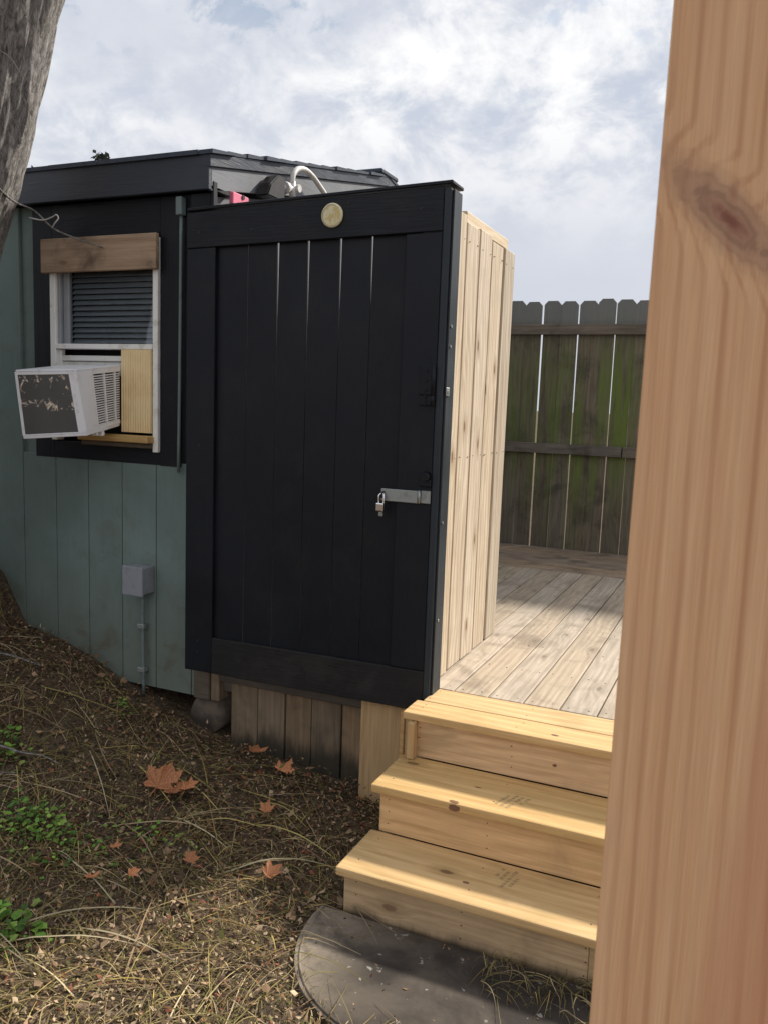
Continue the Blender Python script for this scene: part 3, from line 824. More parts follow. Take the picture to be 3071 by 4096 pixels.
# padlock
pl = empty('padlock', (-1.348, GY-.03, 1.30), 'small shiny steel padlock hanging from the hasp of the black gate', 'padlock')
bm = bmesh.new(); bm_box(bm, -1.370, -1.336, GY-.040, GY-.020, 1.283, 1.318, .005, 2); bm_obj('lock_body', bm, MT['chrome'], pl)
bm = bmesh.new(); bm_tube(bm, [(-1.362, GY-.030, 1.318), (-1.362, GY-.030, 1.342), (-1.358, GY-.028, 1.352), (-1.349, GY-.026, 1.355), (-1.342, GY-.028, 1.350), (-1.341, GY-.030, 1.318)], .0042, 8, 4)
bm_obj('shackle', bm, MT['chrome'], pl)
bm = bmesh.new(); bm_box(bm, -1.360, -1.342, GY-.038, GY-.022, 1.262, 1.282, .004); bm_obj('keyway_cover', bm, MT['steel'], pl)
# medallion
me_ = empty('round_medallion', (-1.620, GY-.002, 2.455), 'round cream and gold medallion fixed on the top rail of the black gate', 'medallion')
bm = bmesh.new(); bm_cyl(bm, (0, -.004, 0), (0, .0, 0), .045, None, 32); bm_cyl(bm, (0, -.0075, 0), (0, -.0041, 0), .041, .043, 32)
bm_obj('disc', bm, MT['disc'], me_, (-1.620, GY-.003, 2.455))
bm = bmesh.new()
for i in range(32):
    t0, t1 = 2*math.pi*i/32, 2*math.pi*(i+1)/32
    for (ra, rb, y) in ((.041, .0475, -.010),):
        v = [bm.verts.new(p) for p in ((math.cos(t0)*ra, y, math.sin(t0)*ra), (math.cos(t1)*ra, y, math.sin(t1)*ra), (math.cos(t1)*rb, y+.004, math.sin(t1)*rb), (math.cos(t0)*rb, y+.004, math.sin(t0)*rb))]
        bm.faces.new(v)
        w = [bm.verts.new(p) for p in ((math.cos(t0)*rb, y+.004, math.sin(t0)*rb), (math.cos(t1)*rb, y+.004, math.sin(t1)*rb), (math.cos(t1)*rb, 0, math.sin(t1)*rb), (math.cos(t0)*rb, 0, math.sin(t0)*rb))]
        bm.faces.new(w)
bm_obj('rim', bm, MT['disc'], me_, (-1.620, GY-.003, 2.455))

# ================================================================== PINE SCREEN BEHIND THE GATE
scr = empty('plank_screen', (-1.17, 3.67, .54), 'pale new pine plank screen running back from the black gate across the deck', 'wooden screen')
ye = [3.208, 3.402, 3.583, 3.768, 3.968, 4.150]
zt_ = [2.492, 2.470, 2.478, 2.462, 2.466]
for i in range(5):
    g2 = .009
    box('plank', -1.179, -1.160-(0, .004, .001, .006, .002)[i], ye[i]+(.003, .013, .004, .013, .012)[i], ye[i+1]-(.013, .004, .013, .012, .002)[i], .545+.002*(i % 3), zt_[i]+.005, MT['screen_z'], scr, .003)
for z in (.62, 1.45, 2.36):
    box('rail', -1.219, -1.1815, 3.21, 4.14, z, z+.085, MT['pine_y'], scr, .003)
box('top_plate', -1.235, -1.1825, 3.45, 4.085, 2.480, 2.530, MT['pine_y'], scr, .003)
box('post', -1.275, -1.190, 4.055, 4.14, .545, 2.479, MT['pine_z'], scr, .004)
for z in (.66, 1.49, 2.40):
    for i in range(5):
        pass
bm = bmesh.new()
for z in (1.495, 2.40):
    for i in range(5):
        for dy in (.035, -.035):
            y = (ye[i] if dy > 0 else ye[i+1])+dy
            bm_cyl(bm, (-1.168, y, z+rnd.uniform(-.012, .012)), (-1.1585, y, z), .0018, None, 6)
bm_obj('nail_heads', bm, MT['iron'], scr)['kind'] = 'stuff'

# ================================================================== DECK
DZ = .54
deck = empty('wooden_deck', (-.9, 5.1, 0), 'raised deck of weathered grey brown boards behind the new steps', 'deck')
DY0 = 3.192
mesh_cache = {}
def shared_box(name, sx, sy, sz, mat, parent, c, bev=.003):
    key = (round(sx, 4), round(sy, 4), round(sz, 4), mat.name)
    if key not in mesh_cache:
        bm = bmesh.new(); bm_box(bm, -sx/2, sx/2, -sy/2, sy/2, -sz/2, sz/2, bev)
        bmesh.ops.recalc_face_normals(bm, faces=bm.faces)
        me = bpy.data.meshes.new(name); bm.to_mesh(me); bm.free(); me.materials.append(mat); mesh_cache[key] = me
    return link(bpy.data.objects.new(name, mesh_cache[key]), parent, c)
xs_ = -0.469
k0 = -12
k = k0
while True:
    x0 = -0.469+k*.1465; x1 = x0+.1465
    if x0 > 2.6: break
    if x1 < -2.235: k += 1; continue
    cx = (x0+x1)/2
    shared_box('deck_board', .1405, 6.02-DY0, .028, MT['deck_y'], deck, (cx, (6.02+DY0)/2, DZ-.014+rnd.uniform(-.001, .001)))
    k += 1
y = 6.027
while y < 7.03:
    shared_box('deck_board', 4.9, .1405, .028, MT['deck_x'], deck, (.21, y+.0705, DZ-.014+rnd.uniform(-.001, .001)))
    y += .1465
box('joist', -2.23, 2.6, 3.215, 3.255, .33, DZ-.0295, MT['old_x'], deck, .003)
box('joist', -2.23, 2.6, 6.0, 6.04, .33, DZ-.0295, MT['old_x'], deck, .003)
# skirting below the gate
box('beam', -2.20, -1.386, 3.165, 3.205, .395, .505, MT['old_x'], deck, .004)
sk = [-2.160, -2.009, -1.862, -1.725, -1.573, -1.448]
for i in range(5):
    box('skirting_board', sk[i]+.003, sk[i+1]-.003, 3.206-(.006 if i % 2 else 0), 3.224-(.006 if i % 2 else 0), -.06, .420-.006*i, MT['old_z'], deck, .002)
box('beam', -2.35, -2.26, 3.17, 3.30, .285, .50, MT['old_x'], deck, .004)
box('beam', -2.258, -2.21, 3.18, 3.30, .285, .49, MT['old_z'], deck, .004)
# round pier under the corner
bm = bmesh.new(); bm_cyl(bm, (0, -.10, 0), (0, .14, 0), .092, .092, 20)
for v in bm.verts: v.co += Vector((mn.noise(v.co*9)*.012, mn.noise(v.co*7+Vector((3, 0, 0)))*.01, mn.noise(v.co*8+Vector((0, 5, 0)))*.012))
tag(bm_obj('round_pier', bm, MT['concrete'], None, (-2.305, 3.31, .195), True), 'rounded grey concrete block under the corner between shed and gate', 'concrete block')
box('block_shim', -2.42, -2.36, 3.28, 3.36, .12, .285, MT['old_z'], deck, .006)

# ================================================================== STEPS
st = empty('wooden_steps', (-.45, 2.75, 0), 'three new yellow pine steps leading up to the deck', 'steps')
RX = 1.30
def tread(x0, x1, y0, y1, z, mat='pine_x', t=.030):
    return box('tread', x0, x1, y0, y1, z-t, z, MT[mat], st, .006, 2)
tread(-1.150, RX, 2.330, 2.612, .184)
tread(-1.150, RX, 2.594, 2.889, .362)
tread(-1.150, RX, 2.874, 3.022, .540)
tread(-1.125, RX, 3.026, 3.186, .541)
def riser(x0, x1, y, z0, z1, mat): return box('riser', x0, x1, y, y+.034, z0, z1, MT[mat], st, .002)
riser(-1.132, -.3205, 2.362, -.03, .1535, 'riser_low'); riser(-.3195, RX, 2.3625, -.03, .1535, 'riser_low')
riser(-1.120, RX, 2.613, .1848, .3315, 'riser_x')
riser(-1.112, RX, 2.892, .3628, .5095, 'riser_x')
for i, (y0, y1, z1) in enumerate(((2.400, 2.612, .152), (2.650, 2.890, .330), (2.930, 3.150, .508))):
    box('stringer', -1.128+i*.008, -1.090+i*.008, y0, y1, -.03, z1, MT['pine_y'], st, .002)
box('stringer', -1.128+.008, -1.092, 2.850, 2.8915, .364, .508, MT['pine_z'], st, .002)
box('support_post', -1.440, -1.255, 3.115, 3.158, -.03, .452, MT['pine_z'], st, .004)
box('support_post', -1.2545, -1.235, 3.105, 3.158, -.03, .452, MT['riser_x'], st, .003)
box('support_post', -1.2345, -1.14, 3.112, 3.158, -.03, .452, MT['pine_z'], st, .003)
bm = bmesh.new()
for k in range(-12, 22):
    for yj in (3.235, 3.62, 4.02, 4.42, 4.83, 5.22, 5.62, 5.98):
        for d in (.03, .11):
            x_ = -0.469+k*.1465+d+rnd.uniform(-.006, .006)
            if -2.2 < x_ < 2.55: y_ = yj+rnd.uniform(-.008, .008); bm_cyl(bm, (x_, y_, DZ-.006), (x_, y_, DZ+.001), .0032, None, 6)
bm_obj('deck_screws', bm, MT['iron'], deck)['kind'] = 'stuff'
bm = bmesh.new()
for (y_, z0_, z1_) in ((2.8915, .40, .48), (2.6125, .22, .31), (2.3615, .04, .13)):
    for x_ in (-1.085, -.72, -.33, .1, .5):
        for z_ in (z0_, (z0_+z1_)/2, z1_):
            bm_cyl(bm, (x_+rnd.uniform(-.01, .01), y_+.004, z_), (x_, y_-.0006, z_), .0019, None, 6)
for (z_, ys_) in ((.184, (2.40, 2.55)), (.362, (2.67, 2.82)), (.540, (2.94, 2.99)), (.541, (3.06, 3.15))):
    for x_ in (-1.10, -.71, -.32, .1, .5):
        for y_ in ys_:
            a_, b_ = x_+rnd.uniform(-.01, .01), y_+rnd.uniform(-.01, .01); bm_cyl(bm, (a_, b_, z_-.004), (a_, b_, z_+.0006), .0026, None, 6)
bm_obj('step_screws', bm, MT['iron'], st)['kind'] = 'stuff'
bm = bmesh.new()
for x_, z_ in ((-2.26, .55), (-2.26, .60), (-1.70, .55), (-1.22, .56), (-2.27, 2.42), (-1.24, 2.46), (-2.26, 1.5), (-1.9, .53), (-1.55, 2.5), (-2.0, 2.42)):
    bm_cyl(bm, (x_, GY+.004, z_), (x_, GY-.0035, z_), .005, None, 8)
bm_obj('gate_screws', bm, MT['iron'], gate)['kind'] = 'stuff'
# faint stamped marks on the treads: short dark ink bars like a mill stamp
g = NT('faded_ink'); g.col((.34, .235, .11)); g.rough(.7); INK = g.m
def stamp(cx, cy, z, rz, seed):
    r2 = random.Random(seed); V = []; F = []
    for row in range(4):
        x = -.030
        while x < .030:
            w = r2.uniform(.004, .010); h = .0075
            if r2.random() < .72:
                a = len(V); yv = -.022+row*.0125
                c_, s_ = 1.7*math.cos(rz), 1.7*math.sin(rz)
                for (px, py) in ((x, yv), (x+w, yv), (x+w, yv+h*r2.uniform(.5, 1)), (x, yv+h)):
                    V.append((cx+px*c_-py*s_, cy+px*s_+py*c_, z)); 
                F.append((a, a+1, a+2, a+3))
            x += w+.003
    o = mesh_obj('mill_stamp', V, F, INK, st)
stamp(-.624, 2.518, .1846, 1.35, 2)
stamp(-.662, 2.700, .3626, 1.25, 5)
g = NT('knot_wood'); _o = g.obj(); _l = g.n('ShaderNodeVectorMath', operation='LENGTH'); g.l(_o, _l.inputs[0])
g.col(g.mix(g.map(g.math('SINE', g.math('MULTIPLY_ADD', _l.outputs['Value'], 900.0, g.math('MULTIPLY', g.noise(_o, 60), 6.0))), -1, 1), (.13, .055, .03), (.26, .13, .065))); g.rough(.6)
KN = g.m
def knot(x, y, z, a, b, up, seed):
    r2 = random.Random(seed); bm = bmesh.new(); n = 18; T = []; B = []
    for i in range(n):
        t = 2*math.pi*i/n; k = r2.uniform(.85, 1.12); u, v = math.cos(t)*a*k, math.sin(t)*b*k
        T.append(bm.verts.new((u, v, .0008) if up else (u, -.0008, v))); B.append(bm.verts.new((u*1.02, v*1.02, -.003) if up else (u*1.02, .003, v*1.02)))
    bm.faces.new(T); bm.faces.new(B[::-1])
    for i in range(n): bm.faces.new((T[i], T[(i+1) % n], B[(i+1) % n], B[i]))
    bm_obj('knot', bm, KN, st, (x, y, z))
knot(-.835, 2.594, .346, .021, .012, False, 1)
knot(-.840, 2.606, .362, .018, .009, True, 4)
knot(-.573, 2.925, .540, .014, .007, True, 2)
knot(-.733, 2.440, .184, .011, .006, True, 3)
knot(-.800, 2.750, .362, .012, .004, True, 6)
knot(-.560, 2.892, .44, .008, .006, False, 5)

# ================================================================== BACK FENCE
FYY = 7.07
fence = empty('back_fence', (.2, FYY, .2), 'tall dark mossy picket fence closing the far end of the deck', 'fence')
def picket_mesh(w, h):
    t = .016; e = .030; c = .032
    pts = [(-w/2, 0), (w/2, 0), (w/2, h-c), (w/2-e, h), (-w/2+e, h), (-w/2, h-c)]
    bm = bmesh.new()
    A = [bm.verts.new((x, 0, z)) for x, z in pts]; B = [bm.verts.new((x, t, z)) for x, z in pts]
    bm.faces.new(A); bm.faces.new(B[::-1])
    for i in range(6): bm.faces.new((A[i], A[(i+1) % 6], B[(i+1) % 6], B[i]))
    bmesh.ops.recalc_face_normals(bm, faces=bm.faces)
    me = bpy.data.meshes.new('picket'); bm.to_mesh(me); bm.free(); me.materials.append(MT['fence_z']); return me
pm = [picket_mesh(w, 2.40) for w in (.1475, .1425, .149)]
x = -1.790; ctr = []
while x > -7.6: x -= .151
while x < 4.2:
    i = rnd.randrange(3)
    p = bpy.data.objects.new('picket', pm[i]); link(p, fence, (x+rnd.uniform(-.003, .003), FYY+rnd.uniform(0, .004), .215+rnd.uniform(-.013, .013)))
    p.rotation_euler = (0, rnd.uniform(-.0022, .0022), 0)
    x += .151
for z, dx_ in ((2.335, 0), (1.345, .7), (.35, .3)):
    xx = -7.6-dx_
    while xx < 4.2:
        box('rail', xx, xx+2.43, FYY-.040, FYY-.0015, z, z+.085, MT['fence_rail'], fence, .003); xx += 2.44
for xx in (-7.0, -4.6, 1.2, 3.6):
    box('post', xx, xx+.09, FYY-.132, FYY-.0415, .1, 2.45, MT['fence_z'], fence, .004)

# ================================================================== FOREGROUND POST
fp = box('foreground_post', -.0885, .0545, .70, .84, -.05, 3.0, MT['post'], None, .004, 2, rot=(0, .0073, 0))
fp.location.x += 0
tag(fp, 'thick planed fir post with a big dark knot, nearest to the viewer', 'post')

# ================================================================== MAT
mt = empty('door_mat', (-.72, 2.2, 0), 'dark half round rubber mat on the ground before the bottom step', 'mat')
def half_round(s, z0, z1, inset=0):
    bm = bmesh.new(); pts = []
    for i in range(41):
        t = math.pi*i/40
        ex = .9
        pts.append((-.715-math.copysign(abs(math.cos(t))**ex, math.cos(t))*(.495-inset), 2.352-(.505-inset)*math.sin(t)**.82))
    A = [bm.verts.new((x, y, z0)) for x, y in pts]; B = [bm.verts.new((x, y, z1)) for x, y in pts]
    bm.faces.new(A[::-1]); bm.faces.new(B)
    for i in range(41): bm.faces.new((A[i], A[(i+1) % 41], B[(i+1) % 41], B[i]))
    return bm
bm = half_round(1, .0, .020); bmesh.ops.bevel(bm, geom=[e for e in bm.edges if all(v.co.z > .019 for v in e.verts)], offset=.006, segments=2, affect='EDGES')
bm_obj('mat_body', bm, MT['rubber'], mt)
bm = bmesh.new(); pts = []
for i in range(33):
    t = math.pi*(i/32); pts.append((-.715-math.copysign(abs(math.cos(t))**.9, math.cos(t))*.478, 2.348-.488*math.sin(t)**.82, .0195))
bm_tube(bm, pts, .005, 6, 1); bm_obj('raised_rim', bm, MT['rubber'], mt)

# ================================================================== TREE AND VINE
tree = empty('leaning_tree', (-3.7, 2.62, .4), 'grey furrowed tree trunk leaning to the right in the upper left corner', 'tree')
def trunk():
    path = [(-3.80, 2.60, -.05), (-3.70, 2.62, .6), (-3.60, 2.64, 1.2), (-3.50, 2.66, 1.8), (-3.40, 2.68, 2.3), (-3.275, 2.70, 2.62), (-3.14, 2.70, 3.0), (-3.01, 2.70, 3.4), (-2.80, 2.70, 4.0), (-2.60, 2.70, 4.8), (-2.5, 2.7, 5.6)]
    rad = [.36, .27, .25, .245, .255, .26, .26, .265, .25, .23, .2]
    C = catmull(path, 24); L = len(C); n = 140; V = []; F = []
    for i, c in enumerate(C):
        r0 = float(np.interp(i/(L-1), np.linspace(0, 1, len(rad)), rad))
        for k in range(n):
            t = 2*math.pi*k/n; d = Vector((math.cos(t), math.sin(t), 0))
            q = Vector((d.x*4.5, d.y*4.5, c.z*.9)); q2 = Vector((d.x*13, d.y*13, c.z*3.0))
            rr = r0+mn.noise(q)*.018+abs(mn.noise(q2))*.03-.012+mn.noise(Vector((d.x*30, d.y*30, c.z*7)))*.009
            if c.z < .8: rr += (.8-c.z)*.10*abs(math.sin(t*2.5+.6))
            V.append(c+d*rr)
    for i in range(L-1):
        for k in range(n):
            F.append((i*n+k, i*n+(k+1) % n, (i+1)*n+(k+1) % n, (i+1)*n+k))
    F.append(tuple(range(n))[::-1]); F.append(tuple((L-1)*n+k for k in range(n)))
    mesh_obj('trunk', V, F, MT['bark'], tree, smooth=True)
trunk()
# short dead twigs on the trunk
bm = bmesh.new()
bm_tube(bm, [(-2.80, 2.50, 3.02), (-2.74, 2.52, 2.98), (-2.69, 2.53, 2.90)], .002, 5, 3, radii=[.0022, .0008])
bm_tube(bm, [(-3.10, 2.44, 3.04), (-2.98, 2.43, 2.98), (-2.90, 2.43, 2.93), (-2.86, 2.44, 2.90)], .003, 5, 3, radii=[.004, .002])
bm_obj('twig', bm, MT['bark'], tree)
vine = empty('hanging_vine', (-3.1, 2.9, 2.4), 'thin bare tan vine hanging from the leaning trunk to the window header', 'vine')
bm = bmesh.new()
bm_tube(bm, [(-3.24, 2.62, 2.95), (-3.12, 2.58, 2.66), (-3.02, 2.62, 2.60), (-3.06, 2.80, 2.54), (-3.086, 2.95, 2.528), (-3.018, 3.0, 2.455), (-2.93, 3.08, 2.415), (-2.86, 3.14, 2.39)], .0045, 7, 6, radii=[.0052, .005, .0045, .004, .003])
bm_obj('vine_stem', bm, MT['pipe_white'] if False else MT['bark'], vine)
bm = bmesh.new()
bm_tube(bm, [(-3.12, 2.95, 2.500), (-3.06, 2.97, 2.49), (-2.99, 2.96, 2.497), (-2.955, 2.95, 2.504), (-2.942, 2.95, 2.488), (-2.965, 2.95, 2.466), (-3.00, 2.97, 2.452)], .003, 6, 5)
bm_obj('vine_curl', bm, MT['pipe_white'], vine)

# ================================================================== LITTER
def tinted(name, V, F, C, kind='stuff', label=None, cat=None, parent=None, mat=None):
    me = bpy.data.meshes.new(name); me.from_pydata(V, [], F); me.update()
    a = me.color_attributes.new('tint', 'FLOAT_COLOR', 'CORNER')
    buf = np.ones((len(me.loops), 4), dtype=np.float32)
    li = 0; vt = np.array(C, dtype=np.float32)
    vi = np.zeros(len(me.loops), dtype=np.int32); me.loops.foreach_get('vertex_index', vi)
    buf[:, :3] = vt[vi]
    a.data.foreach_set('color', buf.ravel())
    me.materials.append(mat or MT['tint'])
    o = bpy.data.objects.new(name, me); link(o, parent)
    tag(o, label, cat, None, kind); return o
R2 = random.Random(11)
def on_mat(x, y, m=0.0):
    return y < 2.36 and ((abs(x+.715)/(.50+m))**1.9+(max(0, 2.352-y)/(.51+m))**2.1) < 1
def free(x, y):
    if y > 3.17: return False
    if x > -1.14 and y > 2.35: return False
    if y > 3.10 and x > -1.46: return False
    return not on_mat(x, y, .01)
def sample():
    while True:
        x = R2.uniform(-4.3, .5); y = R2.uniform(.95, 3.30)
        if x > -1.1 and y > 2.36: continue
        if y > 3.17 and x > -2.55: continue
        if y > 3.19: continue
        if x < -3.2 and y < 1.8: continue
        return x, y
def fbm(x, y, s, o=0): return mn.noise(Vector((x*s, y*s, o)))+.5*mn.noise(Vector((x*s*2.1, y*s*2.1, o+3)))
# crumbs: leaf fragments, bark chips, seed husks
V, F, C = [], [], []
pal_c = [(.24, .145, .075), (.15, .09, .05), (.31, .20, .115), (.09, .055, .032), (.20, .12, .055), (.36, .26, .16), (.24, .085, .045), (.14, .13, .04), (.055, .038, .026)]
pal_l = [(.37, .27, .165), (.31, .21, .125), (.44, .33, .21), (.25, .165, .10)]
for i in range(52000):
    x, y = sample()
    if not free(x, y) and R2.random() > .03: continue
    pile = .5+.9*max(0, fbm(x, y, 2.2, 4)+.3)+1.2*sstep(2.7, 3.15, y)
    z = gh(x, y)+(.020 if on_mat(x, y) else R2.random()**1.6*.034*pile)
    near = sstep(2.4, 1.6, y)*sstep(-2.3, -1.4, x)
    s = R2.uniform(.003, .010)*(2.1 if R2.random() < .10 else 1)
    a = R2.random()*6.283; t1, t2 = R2.gauss(0, .45), R2.gauss(0, .45)
    u = Vector((math.cos(a), math.sin(a), t1)).normalized()*s; w = Vector((-math.sin(a), math.cos(a), t2)).normalized()*s*R2.uniform(.3, .9)
    c0 = Vector((x, y, z)); b = len(V)
    V += [tuple(c0-u), tuple(c0+w*.9-u*.2), tuple(c0+u+Vector((0, 0, s*.3))), tuple(c0-w+u*.1)]
    F.append((b, b+1, b+2, b+3))
    pal = pal_l if R2.random() < (.04+.42*near+.25*max(0, fbm(x, y, 3))) else pal_c
    c = R2.choice(pal); k = R2.uniform(.45, 1.35); C += [tuple(q*k for q in c)]*4
tinted('leaf_litter', V, F, C)
# straw: long dry blades lying in loose swaths
V, F, C = [], [], []
pal_s = [(.42, .31, .10), (.34, .26, .09), (.30, .25, .08), (.48, .37, .18), (.22, .19, .06), (.26, .17, .08), (.52, .40, .24)]
def blade(x, y, L, a, wd, col, lift=.02, curl=0.0, n=6, z0=None, hump=True):
    b = len(V); px, py = x, y; base = z0
    for i in range(n+1):
        t = i/n; ang = a+curl*t
        if i: px += math.cos(ang)*L/n; py += math.sin(ang)*L/n
        g = gh(px, min(py, 3.15)) if base is None else base
        if on_mat(px, py): g += .021
        if (px > -1.15 and py > 2.34): g = max(g, gh(px, py))
        z = g+.004+lift*(math.sin(math.pi*t) if hump else t**1.3)
        wx, wy = -math.sin(ang)*wd/2*(1-.75*t*t), math.cos(ang)*wd/2*(1-.75*t*t)
        V.append((px-wx, py-wy, z)); V.append((px+wx, py+wy, z+wd*.35)); C.append(col); C.append(col)
        if i: F.append((b+2*i-2, b+2*i-1, b+2*i+1, b+2*i))
for i in range(17000):
    x, y = sample()
    swath = fbm(x, y, 1.6, 9)
    dens = .48+.9*max(0, swath)+.3*sstep(2.7, 1.9, y)
    if y > 2.6 and x > -2.0: dens *= .6
    if x > -1.25 and y > 1.9: dens *= .6 
    if not free(x, y): continue
    if R2.random() > dens: continue
    a = fbm(x, y, .9, 20)*5+.3+R2.gauss(0, .75)+(math.pi if R2.random() < .5 else 0)
    L = R2.choice((.03, .04, .06, .08, .12, .20, .30))*R2.uniform(.7, 1.3)
    ex, ey = x+math.cos(a)*L, y+math.sin(a)*L
    if ey > 3.16 or (ex > -1.16 and ey > 2.34) or (ex > -1.46 and ey > 3.08): continue
    c = R2.choice(pal_s); k = R2.choice((.35, .5, .65, .8, 1.1))*R2.uniform(.8, 1.15)
    blade(x, y, L, a, R2.uniform(.0014, .0034), tuple(q*k for q in c), R2.uniform(.003, .024), R2.gauss(0, .22))
for i in range(240):
    x, y = sample()
    if not free(x, y) or y > 3.0: continue
    a = R2.choice((.35, -.45, 2.6, -2.4, .1))+R2.gauss(0, .35); L = R2.uniform(.22, .48)
    ex, ey = x+math.cos(a)*L, y+math.sin(a)*L
    if ey > 3.14 or (ex > -1.18 and ey > 2.33) or (ex > -1.46 and ey > 3.06) or on_mat(ex, ey, .02): continue
    c = R2.choice([(.46, .36, .13), (.36, .30, .10), (.38, .28, .17), (.26, .17, .10), (.50, .42, .26)]); k = R2.uniform(.6, 1.05)
    blade(x, y, L, a, R2.uniform(.0035, .0062), tuple(q*k for q in c), R2.uniform(.012, .045), R2.gauss(0, .25), 9)
# short crisp bits over the near bright patch
for i in range(5200):
    x, y = sample()
    if y > 2.45 or not free(x, y) or R2.random() > sstep(2.5, 1.7, y)+.15: continue
    c = R2.choice(pal_s+pal_l); k = R2.uniform(.5, 1.1)
    blade(x, y, R2.uniform(.015, .05), R2.random()*6.28, R2.uniform(.0015, .004), tuple(q*k for q in c), R2.uniform(.0, .015), R2.gauss(0, .6), 2)
# tuft of dry grass over the right part of the mat
for i in range(210):
    x = R2.uniform(-.62, -.1); y = 2.36-abs(R2.gauss(0, .09))-max(0, (x+.35))*.3
    if y > 2.345: y = 2.34
    c = R2.choice(pal_s+[(.12, .13, .04), (.10, .07, .04)]); k = R2.uniform(.25, .8)
    blade(x, y, R2.uniform(.03, .13), -math.pi/2+R2.gauss(0, 1.2), R2.uniform(.0016, .0034), tuple(q*k for q in c), R2.uniform(.006, .03), R2.gauss(0, .8))
# grass along the foot of skirting and by the step side
for i in range(260):
    x = R2.uniform(-2.25, -1.2); y = 3.12-abs(R2.gauss(0, .05))
    c = R2.choice([(.10, .11, .035), (.16, .13, .06), (.08, .06, .035)]); k = R2.uniform(.5, 1)
    blade(x, y, R2.uniform(.02, .08), -math.pi/2+R2.gauss(0, .9), R2.uniform(.002, .004), tuple(q*k for q in c), R2.uniform(.01, .05), 0, 3, None, False)
for i in range(60):
    x = -1.155-abs(R2.gauss(0, .02)); y = R2.uniform(2.36, 3.0)
    c = R2.choice(pal_s+[(.10, .13, .04)]); k = R2.uniform(.4, .9)
    blade(x, y, R2.uniform(.05, .16), math.pi+R2.gauss(0, .9), R2.uniform(.002, .0035), tuple(q*k for q in c), R2.uniform(.02, .12), R2.gauss(0, .6), 5, None, False)
tinted('dry_straw', V, F, C)

# green weeds: low leafy patches
def weed_patch(name, cx, cy, rx, ry, n, size, label, cat='weeds'):
    V, F, C = [], [], []
    r = R2
    for i in range(n):
        x, y = cx+r.gauss(0, rx), cy+r.gauss(0, ry)
        z = gh(x, y)+r.uniform(.008, .07)*math.exp(-((x-cx)**2/(rx*rx*3)+(y-cy)**2/(ry*ry*3)))+.004
        s = size*r.uniform(.5, 1.2); a = r.random()*6.28; el = r.uniform(-.2, .7)
        u = Vector((math.cos(a)*math.cos(el), math.sin(a)*math.cos(el), math.sin(el)))*s
        w = Vector((-math.sin(a), math.cos(a), r.uniform(-.3, .3)))*s*r.uniform(.3, .5)
        c0 = Vector((x, y, z)); b = len(V)
        V += [tuple(c0), tuple(c0+u*.35+w), tuple(c0+u*.8+w*.7), tuple(c0+u+Vector((0, 0, -s*.2))), tuple(c0+u*.8-w*.7), tuple(c0+u*.35-w), tuple(c0+u*.5-Vector((0, 0, s*.10)))]
        F += [(b, b+6, b+1), (b+1, b+6, b+2), (b+2, b+6, b+3), (b+3, b+6, b+4), (b+4, b+6, b+5), (b+5, b+6, b)]
        c = r.choice([(.16, .30, .045), (.11, .22, .035), (.24, .36, .07), (.07, .14, .03)]); k = r.uniform(.7, 1.2)
        C += [tuple(q*k for q in c)]*7
    o = tinted('weeds', V, F, C, 'stuff')
    return o
weed_patch('weed_clump', -2.30, 2.17, .13, .07, 330, .024, 'low bright green weed patch on the ground at the left, below the dead leaf pair')
weed_patch('weed_clump', -2.05, 1.76, .07, .05, 90, .038, 'broad leaved green weed at the lower left edge of the view')
weed_patch('weed_clump', -2.80, 2.42, .07, .06, 120, .030, 'fresh green weed cut by the left edge of the view at mid ground height')
weed_patch('weed_clump', -1.98, 2.38, .10, .05, 70, .018, 'sparse tiny green sprigs just left of the large orange leaf pair')
weed_patch('weed_clump', -2.60, 2.98, .05, .03, 26, .020, 'few tiny green leaves at the foot of the green siding')
bm = bmesh.new()

# fallen maple-like leaves
def leaf_mesh(seed):
    r = random.Random(seed); outline = []
    lobes = [(-2.5, .55), (-1.35, .85), (0, 1.0), (1.35, .85), (2.5, .55)]
    ang = []
    for i, (a, l) in enumerate(lobes):
        a = a*.62
        for da, k in ((-.24, .72), (-.12, .84), (0, 1.0), (.12, .84), (.24, .72)):
            ang.append((a+da, l*k*r.uniform(.9, 1.06)))
        if i < 4: ang.append((a+.42, .58*r.uniform(.85, 1.15)))
    ang = [(-2.9, .12)]+ang+[(2.9, .12)]
    V = [(0, 0, .0)]; 
    for a, l in ang:
        x, y = math.sin(a)*l, math.cos(a)*l
        z = .16*l*l*abs(math.sin(a*1.7+seed))+r.uniform(-.03, .06)+.10*(l > .9)
        V.append((x, y, z+.22*x*x*(1 if seed % 2 else -.5)+.12*math.sin(3*y+seed)))
    n = len(ang); top = len(V)
    F = [(0, i, i+1) for i in range(1, n)]+[(0, n, 1)]
    V += [(v[0]*.98, v[1]*.98, v[2]-.012) for v in V]
    F += [tuple(top+j for j in f[::-1]) for f in F]
    b = len(V)
    V += [(-.018, 0, .0), (.018, 0, .0), (.03, -.55, .05), (-.004, -.55, .05), (0, -.25, .045)]
    F += [(b, b+1, b+4), (b, b+4, b+3), (b+1, b+2, b+4), (b+4, b+2, b+3)]
    me = bpy.data.meshes.new('fallen_leaf'); me.from_pydata(V, [], F); me.update(); me.materials.append(MT['leaf']); return me
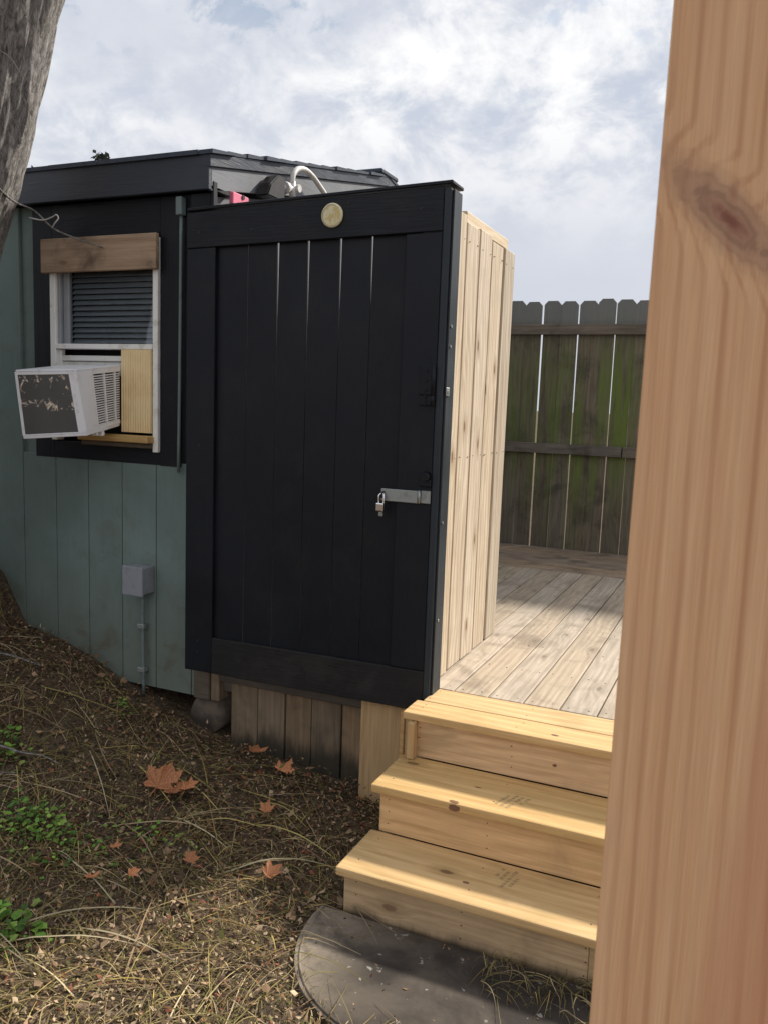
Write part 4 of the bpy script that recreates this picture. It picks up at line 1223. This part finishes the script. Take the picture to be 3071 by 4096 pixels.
LV = [(-2.115, 2.62, .062, 'largest orange brown dead leaf, lying in the dark litter left of the steps'),
      (-2.005, 2.655, .050, 'curled orange dead leaf touching the right side of the largest one'),
      (-2.035, 2.60, .040, 'small folded orange leaf tucked below the largest dead leaf'),
      (-1.975, 3.10, .048, 'dead leaf lying against the left end of the old skirting boards'),
      (-1.785, 3.05, .045, 'dead leaf under the middle of the old skirting boards'),
      (-1.655, 2.71, .030, 'small dull red leaf midway between the leaf pair and the bottom step'),
      (-1.71, 2.29, .028, 'small orange leaf in the straw below the leaf pair'),
      (-1.425, 2.355, .040, 'frayed orange leaf in the straw nearest the bottom step'),
      (-1.83, 2.12, .026, 'pale orange leaf scrap among straw in the lower left'),
      (-1.93, 2.03, .026, 'ochre leaf scrap just right of the low green weed patch'),
      (-1.98, 2.21, .022, 'tiny orange leaf touching the upper side of the low green weed patch')]
for i, (x, y, s, lb) in enumerate(LV):
    o = bpy.data.objects.new('fallen_leaf', leaf_mesh(i)); link(o, None, (x, y, gh(x, y)+.052))
    s *= (2.15 if i == 0 else 1.7); o.scale = (s, s, s); o.rotation_euler = (R2.uniform(.05, .3), R2.uniform(-.2, .2), R2.uniform(-.9, .9))
    tag(o, lb, 'leaf', 'fallen brown leaves')
# dead sticks
STK = [((-3.6, 2.55, 0), (-3.05, 2.92, 0), .007, 'long grey stick leaning at the foot of the green siding on the left'),
       ((-2.92, 2.33, 0), (-2.50, 2.50, 0), .005, 'thin pale stick lying beside the green weed at the left edge'),
       ((-2.78, 2.10, 0), (-2.60, 2.36, 0), .004, 'short thin stick below the pale stick at the left')]
for p0, p1, r, lb in STK:
    a, b = Vector(p0), Vector(p1); bm = bmesh.new(); pts = []
    for i in range(6):
        q = a.lerp(b, i/5); q.x += R2.uniform(-.012, .012); q.y += R2.uniform(-.012, .012)
        pts.append((q.x, q.y, gh(q.x, q.y)+.022+.03*math.sin(i*.6)))
    bm_tube(bm, pts, r, 7, 3, radii=[r, r*.85, r*.4])
    tag(bm_obj('fallen_stick', bm, MT['bark']), lb, 'stick', 'fallen sticks')
# clump of debris and leaf on roof edge
bm = bmesh.new()
for i in range(26):
    q = Vector((-2.90+R2.gauss(0, .022), 3.17+R2.gauss(0, .02), 2.80+abs(R2.gauss(0, .012))))
    a = Vector((R2.uniform(-1, 1), R2.uniform(-1, 1), R2.uniform(-1, 1))).normalized()*.018; b = a.orthogonal().normalized()*.010
    vs = [bm.verts.new(q+v) for v in (-a, b, a, -b)]; bm.faces.new(vs)
tag(bm_obj('roof_debris', bm, MT['leaf_dk']), 'small clump of dead leaves caught on the roof edge above the window', 'leaf clump')
# distant foliage showing past the trunk over the roof
far = empty('distant_tree', (-11.6, 11.5, 0), 'dark leafy tree top showing between the trunk and the shed roof', 'tree')
bm = bmesh.new(); bm_tube(bm, [(-12.6, 11.5, -.1), (-12.6, 11.5, 2.5), (-12.62, 11.5, 5.0)], .15, 10, 4, radii=[.22, .15, .06]); bm_obj('trunk', bm, MT['bark'], far)
bm = bmesh.new(); r = random.Random(5)
for i in range(1500):
    c = Vector((-12.50, 11.5, 5.10))+Vector((r.gauss(0, .17), r.gauss(0, .5), r.gauss(0, .24)))
    if mn.noise(c*2.4) < -.05: continue
    a = Vector((r.uniform(-1, 1), r.uniform(-1, 1), r.uniform(-1, 1))).normalized()*r.uniform(.04, .09); b = a.orthogonal().normalized()*r.uniform(.02, .05)
    vs = [bm.verts.new(c+v) for v in (-a, b, a, -b)]; bm.faces.new(vs)
bm_obj('crown', bm, MT['leaf_dk'], far)
